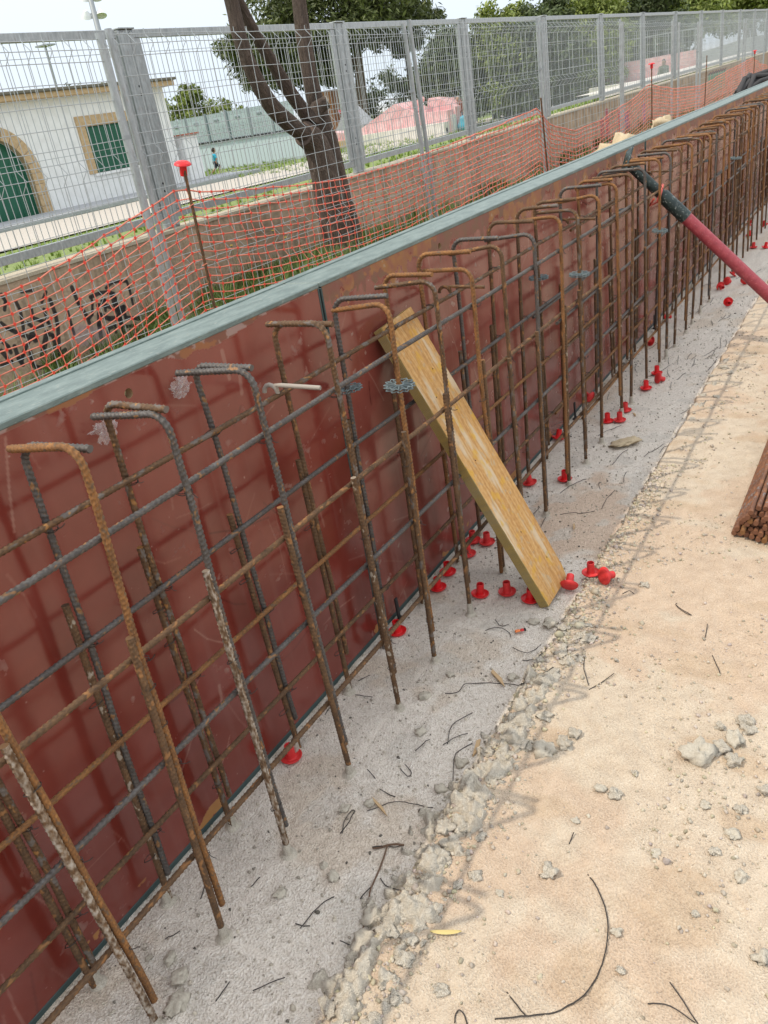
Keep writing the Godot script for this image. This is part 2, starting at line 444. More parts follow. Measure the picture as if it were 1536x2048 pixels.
	mat("red_cloth", lin(.5, .03, .05), 0.8)
	mat("dark_cover", lin(.028, .024, .023), 0.85)
	mat("lighter_orange", lin(.75, .2, .05), 0.4)
	mat("lighter_red", lin(.6, .03, .03), 0.4)
	mat("black_plastic", lin(.015, .015, .016), 0.5)
	mat("wood_chip", lin(.52, .36, .2), 0.85)
	mat("dry_leaf", lin(.6, .48, .2), 0.8)

func panel_material(kind: int) -> StandardMaterial3D:
	# phenolic film: dark red, scuffed, with a ragged band of dried grout and mould oil under the top edge
	var w := 1024
	var h := 384
	var f1 := field(w, h, 0.006, 100 + kind * 10, 4)
	var f2 := field(w, h, 0.05, 101 + kind * 10, 4)
	var f3 := field(w, h, 0.015, 102 + kind * 10, 5)
	var f4 := field(w, h, 0.2, 103 + kind * 10, 2)
	var sx := fn(0.05, 104 + kind, 3)
	var out := PackedByteArray()
	out.resize(w * h * 3)
	var ro := PackedByteArray()
	ro.resize(w * h)
	var lo := lin(.138, .021, .0145) if kind == 0 else lin(.165, .036, .027)
	var hi := lin(.228, .046, .033) if kind == 0 else lin(.27, .08, .06)
	var grout := lin(.4, .34, .29)
	var must := lin(.32, .15, .03)
	var mould := lin(.16, .09, .04)
	for y in h:
		var down := float(y) / h * 0.9        # metres under the top edge
		for x in w:
			var k := y * w + x
			var a := f1[k] / 255.0
			var b := f2[k] / 255.0
			var g := f3[k] / 255.0
			var c := lo.lerp(hi, a * 0.75 + b * 0.25)
			var r := 0.13 + 0.07 * a
			# long vertical smears left by cleaning
			var smear := sx.get_noise_2d(x * 1.3, y * 0.07 + kind * 70.0)
			if smear > 0.28:
				var q := minf(1.0, (smear - 0.28) * 3.0) * (0.3 + 0.4 * g)
				c = c.lerp(lin(.27, .13, .105), q * (0.2 if kind == 0 else 0.42))
				r += q * 0.16
			# ragged band below the edge
			var reach := (0.006 + 0.05 * maxf(0.0, a - 0.5)) if kind == 0 else (0.024 + 0.06 * maxf(0.0, a - 0.3) + 0.045 * (b - 0.5) + 0.06 * maxf(0.0, smear))
			if down < reach * (0.6 + 0.8 * g):
				var m := must if (g > (0.66 if kind == 0 else 0.56)) else (grout if b > 0.52 and kind == 0 else mould)
				c = c.lerp(m, clampf(0.05 + 0.95 * b, 0, .8) if kind > 0 else 0.5)
				r = 0.75
			# splashes
			if b > 0.74 and g > 0.62:
				c = c.lerp(grout, minf(0.6, (b - 0.74) * 5.0 * (0.4 if kind == 0 else 0.8)))
				r += 0.2
			if f4[k] > 238:
				c = c.lerp(lin(.5, .42, .36), 0.5)
			# bare wood where the film is torn at the foot
			if down > 0.87 and g > 0.76:
				c = c.lerp(lin(.42, .2, .05), 0.8)
				r = 0.7
			c = c.linear_to_srgb()
			out[k * 3] = int(c.r8); out[k * 3 + 1] = int(c.g8); out[k * 3 + 2] = int(c.b8)
			ro[k] = clampi(int(r * 255.0), 0, 255)
	var sr := RandomNumberGenerator.new()
	sr.seed = 900 + kind
	for q in 90:
		var p := Vector2(sr.randf() * w, sr.randf() * h)
		var an := sr.randfn(PI * .5, .7) if q % 3 else sr.randfn(0, .4)
		var l := sr.randf_range(8, 70)
		stroke(out, w, h, [p, p + Vector2(cos(an), sin(an)) * l * .5 + Vector2(sr.randfn(), sr.randfn()) * 2.0, p + Vector2(cos(an), sin(an)) * l], sr.randf_range(.7, 1.2), lin(.34, .2, .16) if q % 4 else lin(.07, .012, .01), sr.randf_range(.2, .6))
	for q in 26 + kind * 14:
		var p := Vector2(sr.randf() * w, pow(sr.randf(), 1.8) * h)
		stroke(out, w, h, [p, p + Vector2(sr.randfn() * 2.0, sr.randf_range(2, 26))], sr.randf_range(1.0, 2.4), lin(.42, .34, .28), sr.randf_range(.15, .45))
	var m := mat("panel_film_%d" % kind, Color(1, 1, 1), 1.0)
	m.albedo_texture = ImageTexture.create_from_image(Image.create_from_data(w, h, false, Image.FORMAT_RGB8, out))
	m.metallic_specular = 0.62
	m.roughness_texture = grey_tex(w, h, ro)
	m.roughness_texture_channel = BaseMaterial3D.TEXTURE_CHANNEL_RED
	bump(m, grey_tex(w, h, f1), 0.2)
	return m

func stroke(im: PackedByteArray, w: int, h: int, pts: Array, rad: float, c: Color, a := 0.9) -> void:
	c = c.linear_to_srgb()
	for k in pts.size() - 1:
		var p: Vector2 = pts[k]
		var q: Vector2 = pts[k + 1]
		var x0 := int(maxf(0, minf(p.x, q.x) - rad - 1)); var x1 := int(minf(w - 1, maxf(p.x, q.x) + rad + 1))
		var y0 := int(maxf(0, minf(p.y, q.y) - rad - 1)); var y1 := int(minf(h - 1, maxf(p.y, q.y) + rad + 1))
		for y in range(y0, y1 + 1):
			for x in range(x0, x1 + 1):
				var d := Geometry2D.get_closest_point_to_segment(Vector2(x, y), p, q).distance_to(Vector2(x, y))
				if d < rad:
					var e := a * clampf((rad - d) / (rad * 0.35), 0, 1)
					var o := (y * w + x) * 3
					im[o] = int(lerpf(im[o], c.r8, e)); im[o + 1] = int(lerpf(im[o + 1], c.g8, e)); im[o + 2] = int(lerpf(im[o + 2], c.b8, e))

func wall_material(graffiti: int, sd: int) -> StandardMaterial3D:
	# weathered render: stained towards the top edge by run-off
	var w := 1024
	var h := 256
	var f1 := field(w, h, 0.008, sd * 10, 5)
	var f2 := field(w, h, 0.09, sd * 10 + 1, 3)
	var sx := fn(0.06, sd * 10 + 2, 3)
	var out := PackedByteArray()
	out.resize(w * h * 3)
	for y in h:
		for x in w:
			var k := y * w + x
			var a := f1[k] / 255.0
			var b := f2[k] / 255.0
			var c := lin(.3, .205, .135).lerp(lin(.53, .4, .285), a * 0.6 + b * 0.4)
			var run := sx.get_noise_2d(x * 0.8, y * 0.12)
			if run > 0.06 and float(y) / h < 0.12 + run * 1.1 + (a - .5) * .5:
				c = c.lerp(lin(.16, .125, .085), minf(0.6, run * 1.8) * (0.4 + 0.6 * b))
			c = c.linear_to_srgb()
			out[k * 3] = int(c.r8); out[k * 3 + 1] = int(c.g8); out[k * 3 + 2] = int(c.b8)
	if graffiti == 1:
		# strokes in wall metres (x along the wall from 2.0, y up), drawn on 5 m of wall
		for s in GRAFFITI:
			var pts := []
			for p in s[1]:
				pts.push_back(Vector2((p[0] - 2.0) / 5.0 * w, (0.45 - p[1]) / 1.25 * h))
			stroke(out, w, h, pts, s[0] * .78 / 5.0 * w, lin(.02, .018, .018), .85)
		stroke(out, w, h, [Vector2(480, 130), Vector2(520, 150)], 24, lin(.36, .26, .36), .35)
	elif graffiti == 2:
		for s in [[775, 110, 7, lin(.42, .06, .09)], [786, 130, 7, lin(.1, .1, .3)], [797, 110, 7, lin(.45, .06, .1)], [808, 130, 7, lin(.12, .13, .34)], [818, 120, 6, lin(.4, .06, .12)], [700, 120, 9, lin(.36, .08, .1)], [720, 90, 9, lin(.4, .07, .1)], [900, 120, 9, lin(.38, .14, .3)]]:
			stroke(out, w, h, [Vector2(s[0], s[1] - 50), Vector2(s[0] + 4, s[1] + 60)], s[2], s[3], .7)
	elif graffiti == 3:
		for q in 7:
			stroke(out, w, h, [Vector2(190 + q * 14, 30), Vector2(190 + q * 14, 130)], 6, lin(.13, .3, .18), .85)
			stroke(out, w, h, [Vector2(186 + q * 14, 28), Vector2(197 + q * 14, 20)], 4, lin(.12, .06, .08), .9)
	var m := mat("wall_render_%d" % sd, Color(1, 1, 1), 0.95)
	m.albedo_texture = ImageTexture.create_from_image(Image.create_from_data(w, h, false, Image.FORMAT_RGB8, out))
	bump(m, grey_tex(w, h, f2), 0.6)
	return m

const GRAFFITI := [
	[0.028, [[4.563, 0.099], [4.677, 0.107], [4.784, 0.090], [4.830, 0.059], [4.833, 0.020], [4.830, -0.056], [4.828, -0.193], [4.806, -0.216]]],
	[0.022, [[4.763, 0.133], [4.850, 0.159], [4.938, 0.152], [5.021, 0.128], [5.026, 0.039], [5.018, -0.087]]],
	[0.022, [[4.574, 0.096], [4.561, 0.034], [4.527, -0.051], [4.480, -0.076]]],
	[0.036, [[4.547, -0.268], [4.565, -0.158], [4.600, -0.071], [4.694, -0.136], [4.788, -0.162], [4.853, -0.131], [4.904, -0.086]]],
	[0.03, [[4.800, 0.067], [4.801, -0.030], [4.817, -0.190], [4.815, -0.328]]],
	[0.028, [[4.819, -0.083], [4.899, -0.080], [4.887, -0.180], [5.041, -0.238], [5.057, -0.197]]],
	[0.026, [[4.628, -0.273], [4.660, -0.224], [4.740, -0.217], [4.731, -0.274]]],
	[0.03, [[4.614, 0.010], [4.682, -0.008], [4.756, -0.046]]],
	[0.026, [[4.673, 0.033], [4.710, 0.032], [4.682, -0.055]]],
	[0.024, [[4.818, -0.220], [4.867, -0.264], [4.969, -0.283], [4.976, -0.335]]],
	[0.026, [[4.814, -0.229], [4.803, -0.325], [4.759, -0.337]]],
	[0.03, [[4.401, 0.231], [4.415, 0.091], [4.465, -0.053], [4.467, -0.110]]],
	[0.022, [[4.282, 0.052], [4.277, -0.075], [4.275, -0.154]]],
	[0.03, [[3.697, 0.056], [3.757, 0.003], [3.849, -0.055], [3.886, -0.070]]],
	[0.026, [[3.629, 0.135], [3.667, 0.082], [3.697, 0.056]]],
	[0.026, [[3.859, 0.071], [3.915, 0.001], [3.993, 0.006]]],
	[0.026, [[3.939, 0.163], [3.923, 0.097], [3.990, 0.051], [4.046, 0.027]]],
	[0.024, [[3.824, 0.262], [3.835, 0.190], [3.821, 0.107], [3.801, 0.008]]],
	[0.03, [[4.145, 0.188], [4.152, 0.069], [4.138, -0.035], [4.086, -0.204], [4.059, -0.270]]],
	[0.024, [[4.056, 0.131], [4.056, 0.024], [4.062, -0.014]]],
	[0.04, [[4.009, -0.062], [3.942, -0.160], [3.897, -0.228]]],
	[0.03, [[4.009, -0.062], [4.059, -0.104], [4.046, -0.192], [3.978, -0.356]]],
	[0.03, [[4.056, -0.279], [4.134, -0.256]]],
	[0.026, [[3.575, 0.005], [3.618, -0.060], [3.621, -0.113]]],
	[0.03, [[3.543, -0.071], [3.573, -0.142], [3.596, -0.185], [3.501, -0.172]]],
	[0.028, [[3.684, -0.223], [3.716, -0.170], [3.806, -0.082], [3.859, -0.058]]],
	[0.03, [[3.672, -0.077], [3.670, -0.182], [3.687, -0.242]]],
	[0.028, [[3.795, -0.159], [3.777, -0.281], [3.818, -0.313], [3.988, -0.360]]],
	[0.024, [[3.719, 0.348], [3.732, 0.286], [3.698, 0.227]]],
	[0.022, [[4.059, 0.192], [4.131, 0.262]]],
	[0.02, [[4.010, 0.309], [3.901, 0.323]]],
	[0.05, [[3.867, -0.038], [3.882, -0.078]]]]

# ---------------------------------------------------------------- ground
var n_sand := FastNoiseLite.new()
var n_fine := FastNoiseLite.new()
var n_edge := FastNoiseLite.new()

func edge_z(x: float) -> float:
	return 0.422 + 0.012 * n_edge.get_noise_1d(x * 60.0) + 0.007 * n_edge.get_noise_1d(x * 300.0 + 50.0)

func sand_y(x: float, z: float) -> float:
	var e := edge_z(x)
	var y := lerpf(-0.03, 0.018, smoothstep(e - 0.012, e + 0.02, z))
	if z > .5 and z < 1.15 and x > .1 and x < 2.5: y += tread(x, z)
	return y + 0.006 * n_sand.get_noise_2d(x * 30.0, z * 30.0) + 0.0035 * n_sand.get_noise_2d(x * 170.0, z * 170.0) + 0.0019 * n_fine.get_noise_2d(x * 900.0, z * 900.0)

const PRINTS := [[.62, .86, .9, 1], [.5, .74, 1.3, 1], [.36, .82, .5, 1], [.98, .72, .2, 1], [.8, .98, 1.1, 1], [1.3, .84, .4, 1], [.3, .68, 2.0, 1], [1.7, .62, .1, 1], [2.3, .66, .3, 1], [1.15, .98, .9, 1]]

func tread(x: float, z: float) -> float:
	for p in PRINTS:
		var d := Vector2(x - p[0], z - p[1])
		if absf(d.x) > .16 or absf(d.y) > .16: continue
		d = d.rotated(p[2])
		var e := pow(d.x / .135, 2.0) + pow(d.y / (.048 if d.x > -.03 else .038), 2.0)
		if e < 1.15:
			return -0.0022 * clampf((1.15 - e) * 5.0, 0, 1) + 0.0016 * sin((d.x + absf(d.y) * .7) * TAU / .0125) * clampf((1.0 - e) * 4.0, 0, 1)
	return 0.0

func slab_y(x: float, z: float) -> float:
	return 0.003 * n_sand.get_noise_2d(x * 60.0 + 900.0, z * 60.0) + 0.0028 * n_sand.get_noise_2d(x * 230.0 + 300.0, z * 230.0) + 0.0016 * n_fine.get_noise_2d(x * 1000.0, z * 1000.0 + 77.0)

func steps(a: float, b: float, d: float, grow: float, far: float) -> PackedFloat32Array:
	var out := PackedFloat32Array()
	var x := a
	while x < b:
		out.push_back(x)
		x += d
	var w := d
	while x < far:
		out.push_back(x)
		w *= grow
		x += w
	out.push_back(far)
	return out

func sheet(xs: PackedFloat32Array, zs: PackedFloat32Array, hf: Callable, cf = null) -> MB:
	var b := MB.new()
	var nx := xs.size()
	var nz := zs.size()
	for j in nz:
		for k in nx:
			if cf != null: b.col = cf.call(xs[k], zs[j])
			b.vert(Vector3(xs[k], hf.call(xs[k], zs[j]), zs[j]), Vector3.UP, Vector2(xs[k], zs[j]))
	for j in nz:
		for k in nx:
			var l := b.v[j * nx + maxi(k - 1, 0)]
			var r := b.v[j * nx + mini(k + 1, nx - 1)]
			var u := b.v[maxi(j - 1, 0) * nx + k]
			var d := b.v[mini(j + 1, nz - 1) * nx + k]
			b.n[j * nx + k] = (d - u).cross(r - l).normalized()
	for j in nz - 1:
		for k in nx - 1:
			var a := j * nx + k
			b.tri(a, a + nx, a + nx + 1); b.tri(a, a + nx + 1, a + 1)
	return b

func build_ground() -> void:
	n_sand = fn(0.1, 5, 3)
	n_fine = fn(0.1, 6, 2)
	n_edge = fn(0.1, 7, 3)
	var xs := steps(-0.9, 0.15, 0.009, 1.0, 0.15)
	xs.append_array(steps(0.156, 1.5, 0.0042, 1.0, 1.5))
	xs.append_array(steps(1.508, 3.0, 0.0085, 1.035, 160.0))
	var left := PackedFloat32Array([-60.0, -30.0, -12.0, -6.0, -3.0, -1.8, -1.2])
	left.append_array(xs)
	var zs := steps(0.38, 1.05, 0.0042, 1.0, 1.05)
	zs.append_array(steps(1.058, 1.3, 0.008, 1.09, 140.0))
	var scol := func(x: float, z: float) -> Color:
		var m := n_sand.get_noise_2d(x * 14.0 + 40.0, z * 14.0) * 0.6 + n_sand.get_noise_2d(x * 70.0, z * 70.0 + 9.0) * 0.3
		var c := Color(.97, .945, .9)
		if m > -0.02 - 0.24 * (1.0 if x < 0.9 else 0.0):
			c = c.lerp(Color(.94, .85, .78), clampf(m * 5.0 + 0.5, 0, 1))
		var m2 := n_sand.get_noise_2d(x * 40.0 + 200.0, z * 22.0)
		if m2 > 0.24: c = c.lerp(Color(.86, .76, .66), clampf((m2 - 0.24) * 5.0, 0, .8))
		return c
	struct("sand_ground", sheet(left, zs, sand_y, scol), mats.sand)
	var xs2 := steps(-0.9, 3.0, 0.009, 1.03, 11.0)
	var l2 := PackedFloat32Array([-3.0, -2.0, -1.2])
	l2.append_array(xs2)
	var ccol := func(x: float, z: float) -> Color:
		var m := n_sand.get_noise_2d(x * 20.0 + 70.0, z * 20.0) + 0.35 * n_sand.get_noise_2d(x * 120.0, z * 120.0)
		var c := Color(.97, .96, .95)
		# tan dirt trodden over the slab in places
		var d := 1.0 - absf(x - 1.75) / 0.6
		if d > 0 and z > 0.12 and m + d * 0.75 > 0.32: c = c.lerp(Color(.78, .62, .5), clampf((m + d * 0.75 - 0.32) * 2.5, 0, .75))
		elif m > 0.16: c = c.lerp(Color(.84, .76, .68), clampf((m - 0.16) * 3.0, 0, .7))
		if n_sand.get_noise_2d(x * 45.0 + 10.0, z * 45.0 + 500.0) > 0.3: c = c.lerp(Color(.8, .8, .8), .6)
		return c
	struct("footing_slab", sheet(l2, steps(-0.45, 0.475, 0.009, 1.1, 0.48), slab_y, ccol), mats.footing_concrete)
	# spilled concrete along the edge of the footing
	var cel := fn(0.55, 61, 2, FastNoiseLite.TYPE_CELLULAR)
	var spill := func(x: float, z: float) -> float:
		var e := edge_z(x) + 0.034
		var keep := clampf(1.5 - absf(z - e) / (0.062 if x < .62 else 0.045), 0.0, 1.0)
		var a := 0.7 * n_edge.get_noise_2d(x * 60.0, z * 90.0) + 0.75 * n_edge.get_noise_2d(x * 210.0, z * 210.0)
		var amt := a + (0.1 if x < 1.0 else (-1.0 if x < 2.4 else -0.35)) - (1.0 - keep) * 0.9
		var crumb := 0.5 - cel.get_noise_2d(x * 100.0, z * 100.0)
		return maxf(sand_y(x, z), slab_y(x, z)) - 0.007 + clampf(amt, -0.2, 1.0) * 0.03 + (0.02 * (crumb - .5) + 0.007 * n_fine.get_noise_2d(x * 420.0, z * 420.0) if amt > -.05 else 0.0)
	var sp := struct("spilled_concrete", sheet(steps(-0.3, 1.3, 0.0035, 1.03, 9.0), steps(0.36, 0.55, 0.0035, 1.0, 0.552), spill), mats.broken_concrete)
	sp.set_meta("label", "crumbly grey concrete spilled along the footing edge")
	# verge behind the formwork and the park beyond the wall
	struct("verge_ground", sheet(steps(-8.0, 32.0, 0.4, 1.3, 160.0), steps(-5.2, -0.3, 0.35, 1.0, -0.3), verge_y), mats.verge_soil)
	struct("park_ground", sheet(steps(-60.0, 200.0, 2.0, 1.0, 200.0), steps(-260.0, -5.25, 1.45, 1.0, -5.25), park_y), mats.grass_soil)
	var pa := MB.new()
	for k in 40:
		var x := 4.0 + k * 1.6
		var z0 := -23.6 + 0.12 * sin(k * 1.3); var z1 := -17.6 + 0.25 * sin(k * 0.9 + 1.0) - 0.09 * k
		var zb0 := -23.6 + 0.12 * sin((k + 1) * 1.3); var zb1 := -17.6 + 0.25 * sin((k + 1) * 0.9 + 1.0) - 0.09 * (k + 1)
		pa.quad(Vector3(x, park_y(x, z1) + .05, z1), Vector3(x + 1.6, park_y(x, zb1) + .05, zb1), Vector3(x + 1.6, -.67, zb0), Vector3(x, -.67, z0))
	struct("gravel_path", pa, mats.path_gravel)
	var pv := MB.new()
	pv.box(Vector3(21.0, -0.63, -25.3), Vector3(20, 0.16, 2.6), 0.02)
	struct("building_pavement", pv, mats.ramp_grey)

func verge_y(x: float, z: float) -> float:
	return -0.18 - 0.26 * smoothstep(3.1, 4.9, -z) + 0.03 * n_sand.get_noise_2d(x * 8.0, z * 8.0) + 0.004 * clampf(x, 0.0, 40.0)

func park_y(x: float, z: float) -> float:
	var top := 0.36 + SLOPE * clampf(x, -10.0, 45.0)
	var fall := smoothstep(0.0, 1.0, clampf((-z - 5.3) / 13.0, 0.0, 1.0)) * 0.6 + 0.4 * clampf((-z - 5.3) / 13.0, 0.0, 1.0)
	return lerpf(top, -0.72, fall)

# ---------------------------------------------------------------- rebar
func rib_bar(pts: PackedVector3Array, tans: PackedVector3Array, side: Vector3, r: float, ribs: float, sides: int, sd: float) -> MB:
	# a deformed bar swept along pts, which lie in a plane square to side
	var b := MB.new()
	var m := pts.size()
	var s := 0.0
	var st := sides + 1
	for j in m:
		if j > 0: s += pts[j].distance_to(pts[j - 1])
		var n2 := tans[j].cross(side).normalized()
		for q in st:
			var th := float(q % sides) / sides * 2.0
			var half := 1.0 if th < 1.0 else -1.0
			var f := fmod(th, 1.0)
			var rr := r
			var w := 0.0
			if ribs > 0.0:
				var ph := s / 0.0084 + half * f * 0.75 + sd
				ph -= floorf(ph)
				w = exp(-pow((ph - 0.5) / 0.17, 2.0)) * minf(1.0, sin(PI * f) * 1.6)
				rr += ribs * w
				if f < 0.02: rr += ribs * 0.7
			var an := th * PI
			var d := side * cos(an) + n2 * sin(an)
			b.vert(pts[j] + d * rr, d, Vector2(float(q) / sides, s + sd))
	for j in m:
		for q in st:
			var a := b.v[j * st + (q + 1) % sides] - b.v[j * st + (q + sides - 1) % sides]
			var c := b.v[mini(j + 1, m - 1) * st + q] - b.v[maxi(j - 1, 0) * st + q]
			var nn := a.cross(c).normalized()
			if nn.dot(b.n[j * st + q]) < 0: nn = -nn
			b.n[j * st + q] = nn
	for j in m - 1:
		for q in sides:
			var a := j * st + q
			b.tri(a, a + 1, a + st + 1); b.tri(a, a + st + 1, a + st)
	for en in [0, m - 1]:
		var tt: Vector3 = -tans[0] if en == 0 else tans[m - 1]
		var ce := b.vert(pts[en], tt, Vector2(.5, s))
		var k0 := b.v.size()
		for q in sides:
			b.vert(b.v[en * st + q], tt, Vector2(.5, s))
		for q in sides:
			if en == 0: b.tri(ce, k0 + (q + 1) % sides, k0 + q)
			else: b.tri(ce, k0 + q, k0 + (q + 1) % sides)
	return b

func hooked(top: float, low: float, hook: float, ds: float, sides: int, sd: float, droop := 0.0) -> ArrayMesh:
	# upright from low to top, a bend, then a level leg towards -z
	var R := 0.03
	var pts := PackedVector3Array()
	var tans := PackedVector3Array()
	var up := top - R - low
	var bend := PI * 0.5 + droop
	var arc := bend * R
	var ea := Vector3(0, top - R + sin(bend) * R, -R + cos(bend) * R)
	var ed := Vector3(0, cos(bend), -sin(bend))
	var total := up + arc + hook - R
	var cnt := int(total / ds)
	for k in cnt + 1:
		var s := total * k / cnt
		var wob := 0.0022 * sin(s * 7.0 + sd * 5.0) + 0.0012 * sin(s * 17.0 + sd)
		if s < up:
			pts.push_back(Vector3(wob, low + s, 0)); tans.push_back(Vector3.UP)
		elif s < up + arc:
			var an := (s - up) / R
			pts.push_back(Vector3(wob, top - R + sin(an) * R, -R + cos(an) * R)); tans.push_back(Vector3(0, cos(an), -sin(an)))
		else:
			pts.push_back(Vector3(wob, 0, 0) + ea + ed * (s - up - arc)); tans.push_back(ed)
	return rib_bar(pts, tans, Vector3.RIGHT, 0.0051, 0.0014 if ds < 0.004 else 0.0011, sides, sd).mesh()

func straight(a: Vector3, b: Vector3, side: Vector3, r: float, ds: float, sides: int, sd: float, wave := 0.0) -> MB:
	var pts := PackedVector3Array()
	var tans := PackedVector3Array()
	var l := a.distance_to(b)
	var cnt := maxi(2, int(l / ds))
	var dir := (b - a) / l
	var oth := dir.cross(side)
	for k in cnt + 1:
		var s := l * k / cnt
		pts.push_back(a + dir * s + oth * wave * (sin(s * 2.3 + sd * 3.0) + 0.5 * sin(s * 5.9 + sd)) + side * wave * 0.7 * sin(s * 3.1 + sd * 2.0))
		tans.push_back(dir)
	return rib_bar(pts, tans, side, r, 0.0012 if ds < 0.004 else 0.0009, sides, sd)

const ELBOW := [[0.215, .906], [0.37, .891], [0.566, .891], [0.786, .904], [1.009, .878], [1.213, .876], [1.403, .858], [1.589, .874], [1.819, .859], [2.038, .868], [2.193, .859], [2.42, .867], [2.623, .875], [2.836, .882], [3.006, .879], [3.249, .882], [3.429, .885], [3.634, .884], [3.859, .88], [4.083, .881], [4.288, .881], [4.445, .873]]
const FOOT := [0.192, 0.38, 0.602, 0.818, 1.001, 1.213, 1.413, 1.6, 1.788, 1.989, 2.198, 2.383, 2.63, 2.79, 3.03, 3.236, 3.39, 3.56, 3.77, 3.95, 4.15, 4.36]

func wheel_mesh() -> ArrayMesh:
	var b := MB.new()
	for lv in [-0.003, 0.003]:
		var prev := Vector3.ZERO
		for k in 49:
			var an := TAU * k / 48.0
			var r := 0.029 + 0.0042 * cos(an * 12.0)
			var p := Vector3(cos(an) * r, lv, sin(an) * r)
			if k > 0: b.tube([prev, p], 0.0013, 4, false)
			prev = p
	for k in 12:
		var an := TAU * (k + 0.15) / 12.0
		b.box(Vector3(cos(an) * 0.0195, 0, sin(an) * 0.0195), Vector3(0.021, 0.006, 0.0016), 0.0, Basis(Vector3.UP, -an))
	b.lathe([Vector2(0.0075, -0.005), Vector2(0.0105, -0.005), Vector2(0.0105, 0.005), Vector2(0.0075, 0.005), Vector2(0.0075, -0.005)], 14)
	return b.mesh()

func build_cage() -> void:
	var cage := thing("rebar_cage", "two-layer rusty rebar cage with hooked tops tied in front of the red panels", "rebar cage")
	var near := []
	var far := []
	for k in 7:
		near.push_back(hooked(0.885, 0.03 + 0.012 * k, 0.135 + 0.007 * (k % 4), 0.0016, 12, k * 1.37 + 0.2, 0.02 + 0.03 * ((k * 3) % 4)))
	for k in 5:
		near.push_back(hooked(0.885, 0.035 + 0.014 * k, 0.128 + 0.006 * (k % 3), 0.0016, 12, k * 1.91 + 0.7, -0.02 + 0.012 * k))
	for k in 4:
		far.push_back(hooked(0.88, 0.03 + 0.02 * k, 0.14 + 0.01 * (k % 3), 0.0042, 8, k * 2.1, 0.03 * (k % 3)))
	var st_near := []
	for k in 4:
		st_near.push_back(straight(Vector3(0, -0.03, 0), Vector3(0, 0.58 + 0.015 * k, 0), Vector3.RIGHT, 0.0055, 0.0016, 12, k * 1.9, 0.001).mesh())
	var st_far := []
	for k in 3:
		st_far.push_back(straight(Vector3(0, -0.03, 0), Vector3(0, 0.54 + 0.02 * k, 0), Vector3.RIGHT, 0.0055, 0.0045, 8, k * 1.9, 0.001).mesh())
	var kinds := ["rebar_orange", "rebar_orange", "rebar_grey", "rebar_brown", "rebar_mixed", "rebar_orange", "rebar_mixed", "rebar_orange", "rebar_brown", "rebar_grey"]
	rng.seed = 77
	for k in range(-1, 43):
		var ex: float
		var fx: float
		var ty := 0.88
		if k < 0: ex = -0.02; fx = 0.024; ty = .9
		elif k < ELBOW.size(): ex = ELBOW[k][0]; fx = FOOT[k]; ty = ELBOW[k][1]
		else: ex = 4.445 + 0.203 * (k - ELBOW.size() + 1) + rng.randf_range(-.02, .02); fx = ex + rng.randf_range(-.03, .03); ty = rng.randf_range(.868, .892)
		var isnear := k < 13
		for back in [false, true]:
			var mesh: ArrayMesh = (near[7 + (k + 1) % 5] if back else near[(k + 1) % 7]) if isnear else far[(k + (2 if back else 0)) % 4]
			var bx := ex
			var bf := fx
			var z := 0.188
			var dy := ty - 0.885
			if back:
				bx += 0.016 + rng.randf_range(-.018, .012); bf += 0.01 + rng.randf_range(-.01, .01); z = 0.044; dy = rng.randf_range(.002, .016)
			if k == 0 and back: bx = 0.228
			var yaw := rng.randf_range(-.1, .1)
			var lean := (bx - bf) / 0.88
			var bs := Basis(Vector3.FORWARD, lean) * Basis(Vector3.UP, (PI if back else 0.0) + yaw)
			var mk: String = kinds[(k + 1 + (4 if back else 0) + (k / 3 if k > 9 else 0)) % kinds.size()]
			if not back and k == 0: mk = "rebar_orange"
			if not back and k == 2: mk = "rebar_grey"
			if back and k == 0: mk = "rebar_grey"
			if back and k == 2: mk = "rebar_grey"
			obj("vertical_bar", mesh, mats[mk], cage, Transform3D(bs, Vector3(bf, dy, z + (0.004 if back else 0.0))))
			var sm: ArrayMesh = st_near[(k + 5 + (1 if back else 0)) % 4] if isnear else st_far[(k + 3 + (1 if back else 0)) % 3]
			var off := -0.0128 if (k < 6 or k % 3 != 0) else 0.0128
			var sl := rng.randf_range(-.012, .012)
			var smat: String = "rebar_starter" if (not back and k in [-1, 1, 3, 9, 12, 17, 21, 28]) or (back and k in [0, 6, 14, 20]) else ["rebar_brown", "rebar_mixed", "rebar_brown"][(k + 3) % 3]
			if not back and k in [-1, 1]: smat = "rebar_cement"
			obj("starter_bar", sm, mats[smat], cage, Transform3D(Basis(Vector3.FORWARD, lean + sl * .5) * Basis(Vector3.UP, k * 0.9), Vector3(bf + off, (0.03 - 0.004 * k) if k < 13 else 0.0, z + (0.002 if not back else -0.001))))
	var cb := MB.new()
	cb.lathe([Vector2(0.019, -0.006), Vector2(0.0135, 0.001), Vector2(0.0085, 0.006), Vector2(0.0072, 0.028), Vector2(0.0066, 0.034), Vector2(0.004, 0.035)], 10)
	var collar := cb.mesh()
	for k in range(-1, 24):
		var fx: float = .024 if k < 0 else (FOOT[k] if k < FOOT.size() else 4.445 + 0.203 * (k - ELBOW.size() + 1))
		for z in [0.19, 0.043]:
			var off := -0.0128 if (k < 6 or k % 3 != 0) else 0.0128
			obj("cement_collar", collar, mats.broken_concrete, cage, Transform3D(Basis(Vector3.UP, k * 1.0).scaled(Vector3(rng.randf_range(.95, 1.2), rng.randf_range(.4, 1.3), rng.randf_range(.95, 1.2))), Vector3(fx + off + (.01 if z < .1 else 0.0), 0.0, z)))
